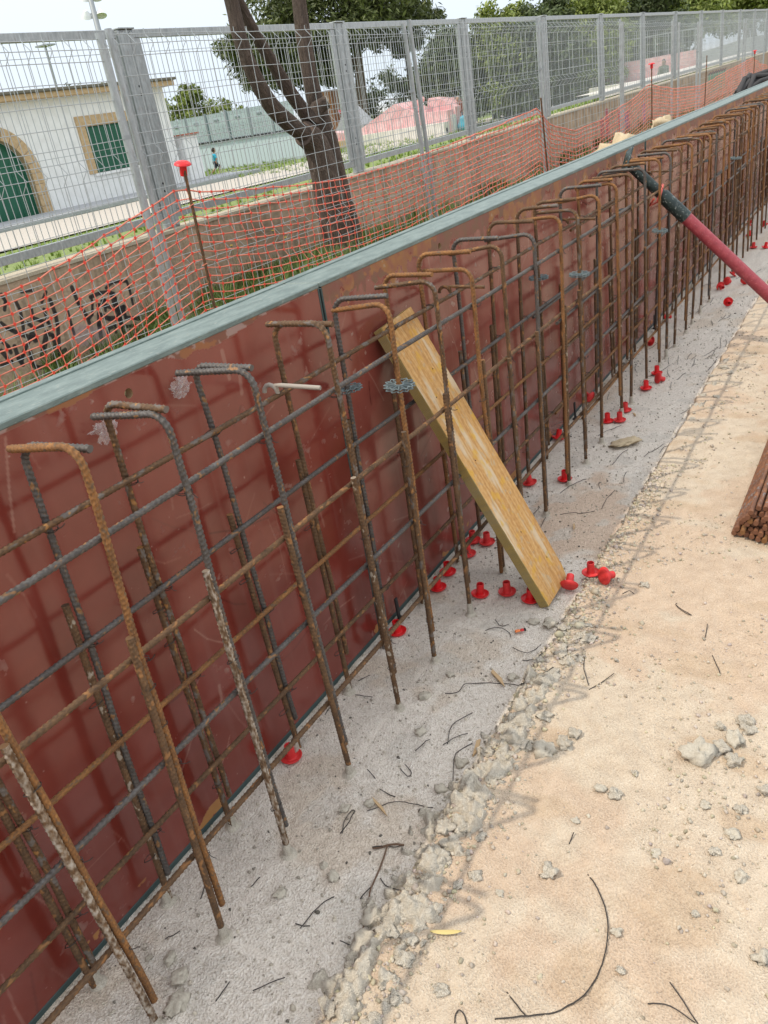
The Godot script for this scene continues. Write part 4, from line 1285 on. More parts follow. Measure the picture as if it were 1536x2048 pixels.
		tag(obj("wood_chip", b, mats.wood_chip, self, Transform3D(Basis(Vector3.UP, w[4]), Vector3(w[0], slab_y(w[0], w[1]) + .002, w[1]))), w[5], "wood chip")
	var lf := MB.new()
	for k in 9:
		var u := k / 8.0 * 2.0 - 1.0
		var hw := 0.0042 * sqrt(maxf(0.02, 1.0 - u * u))
		lf.vert(Vector3(u * .026, .004 + .003 * u * u, -hw), Vector3(0, 1, -.3).normalized(), Vector2(0, u)); lf.vert(Vector3(u * .026, .002 + .003 * u * u, 0), Vector3.UP, Vector2(.5, u)); lf.vert(Vector3(u * .026, .004 + .003 * u * u, hw), Vector3(0, 1, .3).normalized(), Vector2(1, u))
	for k in 8:
		for q in 2:
			var a := k * 3 + q
			lf.tri(a, a + 1, a + 4); lf.tri(a, a + 4, a + 3)
	mats.dry_leaf.cull_mode = BaseMaterial3D.CULL_DISABLED
	tag(obj("dry_leaf", lf, mats.dry_leaf, self, Transform3D(Basis(Vector3.UP, -1.15), Vector3(.33, sand_y(.33, .547) + .002, .547))), "pale yellow dry leaf lying beside the concrete lumps", "leaf")
	var li := thing("cigarette_lighter", "tiny orange and red lighter lying on the footing before the plank", "lighter", Vector3(1.164, .005, .344))
	li.rotation.y = -.9
	var b1 := MB.new()
	b1.box(Vector3(-.006, .003, 0), Vector3(.014, .006, .0085), .002)
	obj("body", b1, mats.lighter_orange, li)
	b1 = MB.new()
	b1.box(Vector3(.006, .003, 0), Vector3(.0095, .0062, .0087), .002)
	obj("band", b1, mats.lighter_red, li)
	b1 = MB.new()
	b1.box(Vector3(.0135, .003, 0), Vector3(.005, .0058, .008), .001)
	obj("head", b1, mats.black_plastic, li)
	# gravel: nobody could count it
	var gm := MB.new()
	gm.rock(Vector3.ZERO, Vector3(1, .7, .9), nz, 1.0, 4, .4)
	var gmesh := gm.mesh()
	var xf := []
	var cols := []
	for k in 21000:
		var x: float
		var z: float
		if k < 6000:
			x = rng.randf_range(-.2, 2.2); z = edge_z(x) + absf(rng.randfn(0, .055)) - .015
		else:
			x = rng.randf_range(-.2, 4.0); z = rng.randf_range(.45, 1.5)
			var dn := n_sand.get_noise_2d(x * 22.0 + 33.0, z * 22.0) + (.2 if (absf(x - .85) < .2 and z > .75) or absf(z - .55) < .07 else 0.0)
			if dn < 0.12 and rng.randf() < .88: continue
		var r := 0.0013 + 0.0034 * pow(rng.randf(), 3.0)
		if k < 6000: r *= 1.25
		if rng.randf() < .015: r *= 2.2
		xf.push_back(Transform3D(Basis(Vector3(rng.randf(), 1, rng.randf()).normalized(), rng.randf() * 6.0).scaled(Vector3.ONE * r), Vector3(x, sand_y(x, z) + r * .3, z)))
		var g := rng.randf_range(.55, 1.0)
		cols.push_back(Color(g, g * rng.randf_range(.9, 1.0), g * rng.randf_range(.78, 1.0)))
	var go := many("sand_gravel", gmesh, mats.gravel, xf, self, cols)
	go.set_meta("kind", "stuff"); tag(go, "fine gravel and crumbs scattered over the tan sand", "gravel")
	xf = []; cols = []
	for k in 6000:
		var x := rng.randf_range(-.2, 4.5)
		var z := rng.randf_range(0.0, .44)
		var r := 0.0009 + 0.0028 * pow(rng.randf(), 3.5)
		if rng.randf() < .02: r *= 2.0
		xf.push_back(Transform3D(Basis(Vector3(rng.randf(), 1, rng.randf()).normalized(), rng.randf() * 6.0).scaled(Vector3.ONE * r), Vector3(x, slab_y(x, z) + r * .3, z)))
		var g := rng.randf_range(.5, 1.0) if rng.randf() < .85 else rng.randf_range(.15, .4)
		cols.push_back(Color(g, g * .97, g * .93))
	var g2 := many("footing_grit", gmesh, mats.gravel, xf, self, cols)
	g2.set_meta("kind", "stuff"); tag(g2, "fine grit and dust scattered over the pale footing", "grit")

func build_bundle() -> void:
	var t := thing("rebar_bundle", "stacked bundle of rusty straight bars lying on the sand at the right edge", "rebar bundle", Vector3(1.737, 0.02, 0.0))
	var bars := []
	for k in 3:
		bars.push_back(straight(Vector3.ZERO, Vector3(2.4, 0, 0), Vector3.BACK, 0.0068, 0.005, 10, k * 2.0, 0.0012).mesh())
	rng.seed = 31
	for r in 6:
		var cnt := 17 - r
		for k in cnt:
			var z := 0.752 + 0.0078 * r + k * 0.0156 + rng.randf_range(-.0015, .0015)
			var y := 0.0105 + r * 0.0137 + rng.randf_range(-.001, .0015)
			obj("bar", bars[k % 3], mats.rebar_stock if rng.randf() < .8 else mats.rebar_orange, t, Transform3D(Basis(Vector3.RIGHT, k * 1.3) * Basis(Vector3.UP, rng.randf_range(-.004, .004)), Vector3(rng.randf_range(-.012, .02) + r * .006, y, z)))

# ---------------------------------------------------------------- wall, fences, net
func wall_top(x: float) -> float:
	return 0.395 + SLOPE * x

func build_wall() -> void:
	var t := thing("retaining_wall", "low stained concrete wall with black graffiti under the steel fence", "wall", Vector3(0, 0, -5.1))
	for s in [[-6.0, 2.0, "wall_plain"], [2.0, 7.0, "wall_graffiti"], [7.0, 26.0, "wall_coloured"], [26.0, 60.0, "wall_green"]]:
		var b := MB.new()
		var m := 24
		for k in m + 1:
			var x := lerpf(s[0], s[1], float(k) / m)
			var y := wall_top(x) - 0.03 + 0.006 * n_sand.get_noise_1d(x * 50.0)
			var u := float(k) / m
			b.vert(Vector3(x, y, 0), Vector3.BACK, Vector2(u, 0.02)); b.vert(Vector3(x, -0.8, 0), Vector3.BACK, Vector2(u, 1.0))
		for k in m:
			b.tri(k * 2, k * 2 + 1, k * 2 + 3); b.tri(k * 2, k * 2 + 3, k * 2 + 2)
		obj("wall_face", b, mats[s[2]], t)
	var c := MB.new()
	var m2 := 160
	for k in m2:
		var x := -6.0 + 66.0 * k / m2
		var x1 := -6.0 + 66.0 * (k + 1) / m2
		var j0 := 0.006 * n_sand.get_noise_1d(x * 40.0)
		var j1 := 0.006 * n_sand.get_noise_1d(x1 * 40.0)
		var a := wall_top(x) + j0
		var d := wall_top(x1) + j1
		var zf := 0.012 + j0
		var zg := 0.012 + j1
		c.quad(Vector3(x, a - .035, zf), Vector3(x1, d - .035, zg), Vector3(x1, d - .006, zg), Vector3(x, a - .006, zf))
		c.quad(Vector3(x, a - .006, zf), Vector3(x1, d - .006, zg), Vector3(x1, d, zg - .012), Vector3(x, a, zf - .012))
		c.quad(Vector3(x, a, zf - .012), Vector3(x1, d, zg - .012), Vector3(x1, d, -.24), Vector3(x, a, -.24))
		c.quad(Vector3(x1, -.7, -.24), Vector3(x, -.7, -.24), Vector3(x, a, -.24), Vector3(x1, d, -.24))
	obj("coping", c, mats.coping, t)

func build_frame_fence() -> void:
	# galvanised posts on the wall, framed panels of thin upright bars between them
	var b := MB.new()
	var H := 1.735
	b.box(Vector3(0, H * .5, 0), Vector3(0.196, H, 0.07), 0.012)
	for s in [-1, 1]:
		b.box(Vector3(s * 0.058, H * .5, 0.036), Vector3(0.05, H - .03, 0.03), 0.012)
	b.box(Vector3(0, H + .004, 0), Vector3(0.2, 0.014, 0.11), 0.004)
	var post := b.mesh()
	var L := 3.62 - 0.21
	var fr := MB.new()
	fr.box(Vector3(L / 2, 1.7, 0), Vector3(L, 0.07, 0.04), 0.004)
	var top := fr.mesh()
	fr = MB.new()
	fr.box(Vector3(L / 2, 0.125, 0), Vector3(L, 0.07, 0.04), 0.004)
	var low := fr.mesh()
	fr = MB.new()
	fr.box(Vector3(0, 0.9125, 0), Vector3(0.085, 1.505, 0.038), 0.006)
	var stile := fr.mesh()
	fr = MB.new()
	for k in 48:
		fr.tube([Vector3(0.12 + k * 0.067, 0.16, 0), Vector3(0.12 + k * 0.067, 1.665, 0)], 0.0035, 5, false)
	for y in [0.35, 0.8, 1.25, 1.55]:
		fr.tube([Vector3(0.02, y, 0.006), Vector3(L - .02, y, 0.006)], 0.0028, 4, false)
	var bars := fr.mesh()
	var fence := thing("steel_fence", "tall galvanised steel fence of framed bar panels along the low wall", "fence", Vector3(0, 0, -5.2))
	for k in range(-2, 13):
		var x := 5.87 + k * 3.62
		var y := wall_top(x) - .005
		var t := Node3D.new()
		t.name = "fence_post"
		fence.add_child(t, true)
		t.position = Vector3(x, y, 0)
		obj("post_body", post, mats.galvanised, t)
		for s in [0.35, 0.42, 1.2, 1.27]:
			var bo := MB.new()
			bo.lathe([Vector2(0.011, 0), Vector2(0.011, 0.006), Vector2(0.006, 0.009), Vector2(0, 0.009)], 8, Transform3D(Basis(Vector3.RIGHT, PI / 2), Vector3(0.0 if s > 1.0 else -.01, s, 0.03)))
			obj("bolt", bo, mats.bag_dark, t)
		var p := Node3D.new()
		p.name = "fence_panel"
		fence.add_child(p, true)
		p.position = Vector3(x + .107, y, 0)
		p.rotation.z = SLOPE
		obj("top_rail", top, mats.galvanised, p)
		obj("bottom_rail", low, mats.galvanised, p)
		obj("stile", stile, mats.galvanised, p, Transform3D(Basis.IDENTITY, Vector3(0.0425, 0, 0)))
		obj("stile", stile, mats.galvanised, p, Transform3D(Basis.IDENTITY, Vector3(L - 0.0425, 0, 0)))
		obj("bars", bars, mats.galvanised_wire, p).set_meta("kind", "stuff")

func build_wire_fence() -> void:
	# temporary site fence: welded wire panels with V folds between round posts
	var rows := [[0, .0], [0, -.056], [0, -.11], [0, -.215], [0, -.32], [0, -.43], [0, -.53], [0, -.6], [0, -.658], [0, -.72], [0, -.85], [0, -.96], [0, -1.07], [0, -1.18], [0, -1.28], [0, -1.34], [0, -1.4], [0, -1.52], [0, -1.64], [0, -1.76], [0, -1.86]]
	var data := [[0.02, 3.48, 1.80, "nearest site fence panel of folded wire, before the white house"], [3.555, 7.12, 1.82, "folded wire site panel in front of the tree trunk"], [7.235, 10.52, 1.85, "folded wire site panel before the pink ramps and dense trees"], [10.64, 14.08, 1.83, "folded wire site panel before the end of the dense trees"], [14.2, 17.55, 1.79, "folded wire site panel before the pink wall"], [18.08, 19.8, 1.76, "narrow site fence panel right of the double posts"], [20.1, 25.5, 1.79, "far folded wire site panel below the red stake cap"], [25.83, 29.2, 1.8, "farthest folded wire site panel at the right edge"]]
	for d in data:
		var t := thing("site_fence_panel", d[3], "fence panel", Vector3(d[0], d[2], -3.0), "temporary wire fence panels")
		var L: float = d[1] - d[0]
		for s in 2:
			var lean := 0.0
			if absf(d[0] + L * s - 7.18) < .2: lean = 0.14
			var b := MB.new()
			b.tube([Vector3(L * s, 0.03, 0), Vector3(L * s + lean, -2.0, 0)], 0.021 if d[0] > 1.0 else 0.026, 10)
			obj("post", b, mats.galvanised, t)
		var w := MB.new()
		var cnt := int(L / 0.138)
		for k in range(0, cnt + 1):
			var x := L * k / cnt
			var pts := [Vector3(x, 0.03, 0)]
			for f in [0.0, -.6, -1.28]:
				pts.push_back(Vector3(x, f - .0, 0)); pts.push_back(Vector3(x, f - .056, 0.055)); pts.push_back(Vector3(x, f - .112, 0))
			pts.push_back(Vector3(x, -1.9, 0))
			w.tube(pts, 0.0025, 4, false)
		for r in rows:
			var fold := 0.055 if (absf(r[1] + .056) < .01 or absf(r[1] + .656) < .01 or absf(r[1] + 1.336) < .01) else 0.0
			var pts := []
			for q in 7:
				pts.push_back(Vector3(L * q / 6.0, r[1] + 0.004 * sin(q * 2.0 + r[1] * 9.0), fold))
			w.tube(pts, 0.0026, 4, false)
		obj("wire_mesh", w, mats.galvanised_wire, t).set_meta("kind", "stuff")
		for s in [-.52, -1.2]:
			var cl := MB.new()
			cl.lathe([Vector2(0.022, -.012), Vector2(0.027, -.012), Vector2(0.027, .012), Vector2(0.022, .012)], 10, Transform3D(Basis.IDENTITY, Vector3(L, s, 0)))
			obj("clamp", cl, mats.mast_steel, t)
		var ft := MB.new()
		ft.box(Vector3(L, -1.98, 0), Vector3(.6, .14, .22), .03)
		obj("concrete_foot", ft, mats.broken_concrete, t)

const NET_TOP := [[-1.0, .84], [1.37, .84], [1.51, .85], [1.78, .91], [2.14, .99], [2.37, 1.04], [2.49, 1.01], [2.75, .98], [3.22, .93], [3.65, .9], [4.28, .9], [4.98, .93], [5.85, .97], [6.64, 1.02], [6.92, .87], [7.57, .76], [8.34, .78], [9.4, .88], [10.2, .99], [10.75, .94], [11.45, .87], [13.06, .81], [13.5, .82], [14.95, .89], [17.63, 1.0], [18.6, .86], [19.64, .8], [22.0, .95]]

func net_top(x: float) -> float:
	for k in NET_TOP.size() - 1:
		if x < NET_TOP[k + 1][0]:
			var f: float = (x - NET_TOP[k][0]) / (NET_TOP[k + 1][0] - NET_TOP[k][0])
			return lerpf(NET_TOP[k][1], NET_TOP[k + 1][1], f)
	return .9

func build_net() -> void:
	var t := thing("safety_net", "orange plastic safety net strung along behind the formwork", "safety net", Vector3(0, 0, -1.6))
	var b := MB.new()
	var kb := MB.new()
	var rows := 27
	var cols := 262
	var nn := fn(0.1, 17, 3)
	var P := func(k: int, j: int) -> Vector3:
		var x := 0.6 + k * 0.0725
		var st := 1.0
		for s in [2.39, 6.66, 10.2, 13.4, 17.65]:
			st = minf(st, absf(x - s) / .5)
		var slack := 0.35 + 0.65 * st
		var y := net_top(x) - j * 0.0362 + 0.006 * nn.get_noise_2d(x * 70.0, j * 9.0) - 0.01 * nn.get_noise_2d(x * 9.0, j * 0.6) * j / 10.0
		var z := 0.03 * nn.get_noise_2d(x * 9.0, j * 1.3) + 0.018 * nn.get_noise_2d(x * 30.0, j * 5.0) + j * 0.0016
		z *= slack
		if y < -0.1:
			z += (-0.1 - y) * 0.7; y = -0.1 + 0.01 * sin(k * 1.3 + j)
		return Vector3(x + 0.012 * nn.get_noise_2d(x * 20.0 + 300.0, j * 2.2), y, z)
	var g := []
	for k in cols:
		var c := []
		for j in rows: c.push_back(P.call(k, j))
		g.push_back(c)
	for k in cols:
		var far: bool = g[k][0].x > 9.0
		for j in rows:
			var p: Vector3 = g[k][j]
			b.col = Color(1, 1, 1) * nn.get_noise_2d(k * 20.0, j * 20.0) * .25 + Color(.88, .88, .88)
			b.col.a = 1
			if k < cols - 1:
				var q: Vector3 = g[k + 1][j]
				strand(b, p, q, (0.0025 if j > 0 else 0.0033) * (1.0 if p.x < 5.0 else 1.6))
			if j < rows - 1:
				strand(b, p, g[k][j + 1], 0.0023 * (1.0 if p.x < 5.0 else 1.5))
			if not far:
				var s := 0.0072
				var a := [p + Vector3(s, 0, 0), p + Vector3(0, s, 0), p + Vector3(-s, 0, 0), p + Vector3(0, -s, 0)]
				for z in [0.0026, -0.0026]:
					var o := Vector3(0, 0, z)
					if z > 0: kb.face([a[0] + o, a[1] + o, a[2] + o, a[3] + o])
					else: kb.face([a[3] + o, a[2] + o, a[1] + o, a[0] + o])
	obj("netting", b, mats.orange_plastic, t).set_meta("kind", "stuff")
	obj("knots", kb, mats.net_knot, t).set_meta("kind", "stuff")
	var cm := cap_mesh()
	var sb := MB.new()
	sb.tube([Vector3(0, -.2, 0), Vector3(0.004, .4, 0), Vector3(0, 1.0, 0)], 0.007, 8)
	var stake := sb.mesh()
	for s in [[2.39, 1.11, "nearest rusty stake with a red cap holding up the orange net", 1, 1.6, -.03], [6.68, 1.10, "rusty stake with a bent tip gathering the orange net, uncapped", 0, 1.0, .12], [10.25, 1.17, "dark stake with a red cap before the pink wall", 1, 1.0, .03], [13.35, 1.18, "thin dark leaning stake without a cap beside the grey ramp", 0, 1.0, -.1], [17.7, 1.08, "farthest stake with a red cap at the right edge", 1, 1.0, .0]]:
		var o := thing("net_stake", s[2], "stake", Vector3(s[0] + s[5] * .9, s[1] - 1.0, -1.575), "stakes holding the net")
		o.rotation.z = s[5]
		obj("rod", stake, mats.rebar_brown, o)
		if s[3]: obj("cap", cm, mats.cap_red, o, Transform3D(Basis(Vector3(1, 0, .4).normalized(), PI + (.25 if s[0] < 3 else 0.0)).scaled(Vector3(1.5, 1.5, 1.5)), Vector3(0, 1.036, 0)))
		var wr := MB.new()
		for q in 3:
			var ring := []
			for a in 9: ring.push_back(Vector3(cos(a * TAU / 8) * .011, .86 - q * .25 + .004 * sin(a), sin(a * TAU / 8) * .011))
			wr.tube(ring, .0016, 5, false)
		obj("binding", wr, mats.orange_plastic, o)

func strand(b: MB, p: Vector3, q: Vector3, r: float) -> void:
	var d := (q - p).normalized()
	var u := d.cross(Vector3.BACK).normalized() * r
	var w := Vector3.BACK * r * 0.8
	b.quad(p - u, q - u, q + w, p + w); b.quad(p + w, q + w, q + u, p + u); b.quad(p + u, q + u, q - u, p - u)

# ---------------------------------------------------------------- plants
func leaf_mass(b: MB, at: Vector3, rad: Vector3, clumps: int, per: int, size: float, sd: int, long := 1.0, spread := 0.3) -> void:
	var r := RandomNumberGenerator.new()
	r.seed = sd
	for k in clumps:
		var d := Vector3(r.randfn(), r.randfn(), r.randfn()).normalized() * pow(r.randf(), 0.42)
		var c := at + d * rad
		var tone := r.randf_range(.68, 1.0)
		var cr := minf(rad.x, minf(rad.y, rad.z)) * spread * r.randf_range(.6, 1.3)
		for q in per:
			var p := c + Vector3(r.randfn(), r.randfn() * .75, r.randfn()) * cr * .6
			var n := (Vector3(r.randfn(), r.randfn() + .7, r.randfn()) + (p - c) / cr * .8).normalized()
			var u := n.cross(Vector3(r.randfn(), r.randfn(), r.randfn())).normalized()
			var w := n.cross(u)
			var s := size * r.randf_range(.6, 1.2)
			var g := tone * r.randf_range(.75, 1.0)
			b.col = Color(g, g * r.randf_range(.92, 1.0), g * r.randf_range(.6, 1.0))
			var k0 := b.vert(p - u * s * long, n, Vector2(0, .5))
			b.vert(p - w * s * .5 + n * s * .12, (n - w * .3).normalized(), Vector2(.5, 0)); b.vert(p + u * s * long, n, Vector2(1, .5)); b.vert(p + w * s * .5 + n * s * .12, (n + w * .3).normalized(), Vector2(.5, 1))
			b.tri(k0, k0 + 1, k0 + 2); b.tri(k0, k0 + 2, k0 + 3)

func tree(label: String, base: Vector3, h: float, tr: float, crowns: Array, clumps: int, per: int, size: float, m: Material, group: String, sd: int, called := "broadleaf_tree", long := 1.0, spread := .3) -> void:
	var t := thing(called, label, "tree", base, group)
	var b := MB.new()
	var bend := Vector3(sin(sd * 1.0) * .3, 0, cos(sd * 2.0) * .3)
	b.tube([Vector3(0, -.3, 0), Vector3(0, h * .25, 0) + bend * .3, Vector3(0, h * .6, 0) + bend, Vector3(0, h, 0) + bend * 1.2], [tr * 1.25, tr, tr * .8, tr * .4], 9, true, .5, .08, sd)
	for k in crowns.size():
		var c: Array = crowns[k]
		var from := Vector3(0, h * (.5 + .1 * (k % 4)), 0) + bend
		var to: Vector3 = c[0]
		b.tube([from, from.lerp(to, .5) + Vector3(0, .2, 0), to], [tr * .45, tr * .3, tr * .12], 6, true, .5)
	obj("trunk", b, mats.bark, t)
	b = MB.new()
	for k in crowns.size():
		leaf_mass(b, crowns[k][0], crowns[k][1], clumps, per, size, sd * 100 + k, long, spread)
	obj("crown", b, m, t)

func build_near_tree() -> void:
	var t := thing("leaning_tree", "bare-trunked brown tree with three limbs standing behind the net", "tree", Vector3(7.3, -.3, -4.2))
	var o := Vector3(7.3, -.3, -4.2)
	var tk := MB.new()
	var cv := func(a: Array, dz: Array) -> Array:
		var q := []
		for k in a.size(): q.push_back(Vector3(a[k][0], a[k][1], -4.2 + dz[k]) - o)
		var out := []
		for k in q.size() - 1:
			for j in 6: out.push_back(q[k].cubic_interpolate(q[k + 1], q[maxi(k - 1, 0)], q[mini(k + 2, q.size() - 1)], j / 6.0))
		out.push_back(q[-1])
		return out
	var rad := func(n: int, a: float, c: float) -> Array:
		var r := []
		for k in n: r.push_back(lerpf(a, c, float(k) / (n - 1)))
		return r
	var l1: Array = cv.call([[7.31, -.5], [7.27, .0], [7.22, .42], [7.17, .75], [7.10, .98], [6.95, 1.09]], [.02, .02, .02, .03, .03, .03])
	tk.tube(l1, rad.call(l1.size(), .175, .125), 20, true, 1.0, .1, 3)
	var l2: Array = cv.call([[7.62, -.45], [7.53, .1], [7.48, .4], [7.44, .75], [7.40, 1.05]], [-.05, -.04, -.03, -.02, -.02])
	tk.tube(l2, rad.call(l2.size(), .17, .11), 20, true, 1.0, .1, 7)
	obj("trunk", tk, mats.bark, t)
	var lim := [[[[7.12, .93], [7.015, 1.046], [6.76, 1.189], [6.50, 1.386], [6.319, 1.672], [6.232, 1.957], [6.213, 2.232], [6.1, 3.0], [6.2, 4.2]], .092, .05, .03], [[[7.17, 1.1], [7.109, 1.249], [6.905, 1.471], [6.713, 1.725], [6.519, 1.988], [6.374, 2.234], [6.0, 2.9], [5.6, 4.0]], .074, .04, -.02], [[[7.42, .8], [7.364, 1.162], [7.288, 1.496], [7.29, 1.878], [7.325, 2.245], [7.45, 3.2], [7.6, 4.4]], .1, .05, -.02]]
	for k in 3:
		var dz := []
		for q in lim[k][0].size(): dz.push_back(lim[k][3])
		var p: Array = cv.call(lim[k][0], dz)
		var b := MB.new()
		b.tube(p, rad.call(p.size(), lim[k][1], lim[k][2]), 16, true, 1.0, .09, k * 5 + 2)
		obj("limb", b, mats.bark, t)
	var st := MB.new()
	st.tube([Vector3(7.12, 1.18, -4.16) - o, Vector3(7.17, 1.3, -4.1) - o, Vector3(7.24, 1.335, -4.03) - o], [.085, .07, .06], 14, false, 1.0, .12, 9)
	obj("limb", st, mats.bark, t)
	var sc := MB.new()
	sc.tube([Vector3(7.235, 1.333, -4.032) - o, Vector3(7.245, 1.338, -4.022) - o], [.058, .052], 14, true, 1.0, .12, 9)
	obj("cut_stub", sc, mats.cut_wood, t).set_meta("label", "pale sawn face of a removed limb")
	var cr := MB.new()
	for c in [[Vector3(5.6, 5.2, -4.4), Vector3(1.3, .8, 1.2)], [Vector3(6.6, 5.9, -4.8), Vector3(1.4, .9, 1.3)], [Vector3(7.9, 5.6, -4.6), Vector3(1.3, .9, 1.2)]]:
		leaf_mass(cr, c[0] - o, c[1], 26, 40, .07, 300 + int(c[0].x * 7), 1.4, .25)
	obj("crown", cr, mats.leaf_light, t)

func build_plants() -> void:
	# grass blades in one tuft mesh
	rng.seed = 404
	var tuft := MB.new()
	for k in 16:
		var an := rng.randf() * TAU
		var r := rng.randf() * .05
		var p := Vector3(cos(an) * r, 0, sin(an) * r)
		var h := rng.randf_range(.55, 1.0)
		var out := Vector3(cos(an), 0, sin(an)) * rng.randf_range(.05, .4) * h
		var sd := Vector3(-sin(an), 0, cos(an)) * .012
		var prev := p
		var g := rng.randf_range(.6, 1.0)
		tuft.col = Color(g, g, g * .7)
		for q in 3:
			var f := (q + 1) / 3.0
			var nx := p + out * f * f + Vector3(0, h * (f - .18 * f * f), 0)
			var w0 := sd * (1.0 - q / 3.0)
			var w1 := sd * (1.0 - f)
			tuft.quad(prev - w0, prev + w0, nx + w1 + sd * .05, nx - w1)
			prev = nx
	var tm := tuft.mesh()
	var xf := []
	for k in 3600:
		var x := rng.randf_range(2.0, 24.0)
		var z := -5.05 + pow(rng.randf(), 1.6) * 2.6
		var dens := n_sand.get_noise_2d(x * 9.0, z * 9.0)
		var lush := x > 5.0 and x < 9.0
		if dens < (-.2 if lush else (.08 if x < 5.0 else .2)): continue
		var h := rng.randf_range(.26, .55) * (1.0 if lush else .8)
		xf.push_back(Transform3D(Basis(Vector3.UP, rng.randf() * 6.0).scaled(Vector3(h * 1.6, h, h * 1.6)), Vector3(x, verge_y(x, z) - .02, z)))
	var v := many("verge_grass", tm, mats.leaf_weed, xf)
	v.set_meta("kind", "stuff"); tag(v, "long green grass and weeds growing along the foot of the wall", "grass")
	xf = []
	for k in 5200:
		var x := rng.randf_range(.5, 34.0)
		var z := -5.36 - pow(rng.randf(), 1.8) * 14.0
		if n_sand.get_noise_2d(x * 12.0, z * 12.0) < -.25: continue
		var h := rng.randf_range(.05, .13)
		xf.push_back(Transform3D(Basis(Vector3.UP, rng.randf() * 6.0).scaled(Vector3(h * 3.2, h, h * 3.2)), Vector3(x, park_y(x, z), z)))
	for k in 2600:
		var x := rng.randf_range(28.5, 52.0)
		var z := rng.randf_range(-34.0, -16.0)
		var h := rng.randf_range(.1, .3)
		xf.push_back(Transform3D(Basis(Vector3.UP, rng.randf() * 6.0).scaled(Vector3(h * 3.2, h, h * 3.2)), Vector3(x, park_y(x, z), z)))
	var pg := many("park_grass", tm, mats.leaf_grass, xf)
	pg.set_meta("kind", "stuff"); tag(pg, "short bright grass on the bank beyond the wall", "grass")
	# yellow flowers in the weeds
	var fl := MB.new()
	for k in 7:
		var an := TAU * k / 7.0
		fl.face([Vector3.ZERO, Vector3(cos(an) * .5, .2, sin(an) * .5), Vector3(cos(an + .45), .25, sin(an + .45)), Vector3(cos(an + .9) * .5, .2, sin(an + .9) * .5)])
	var fm := fl.mesh()
	var stem := MB.new()
	stem.tube([Vector3(0, -14, 0), Vector3(.4, -7, .3), Vector3.ZERO], .12, 5, false)
	var sm := stem.mesh()
	for k in 12:
		var x := rng.randf_range(7.8, 10.2) if k < 8 else rng.randf_range(5.5, 7.5)
		var t := thing("yellow_flower", "small yellow wildflower in the weeds below the wall", "flower", Vector3(x, rng.randf_range(.12, .3), rng.randf_range(-4.9, -3.6)), "yellow flowers in the weeds")
		t.scale = Vector3.ONE * .022
		obj("petals", fm, mats.flower_yellow, t)
		obj("stem", sm, mats.leaf_weed, t)

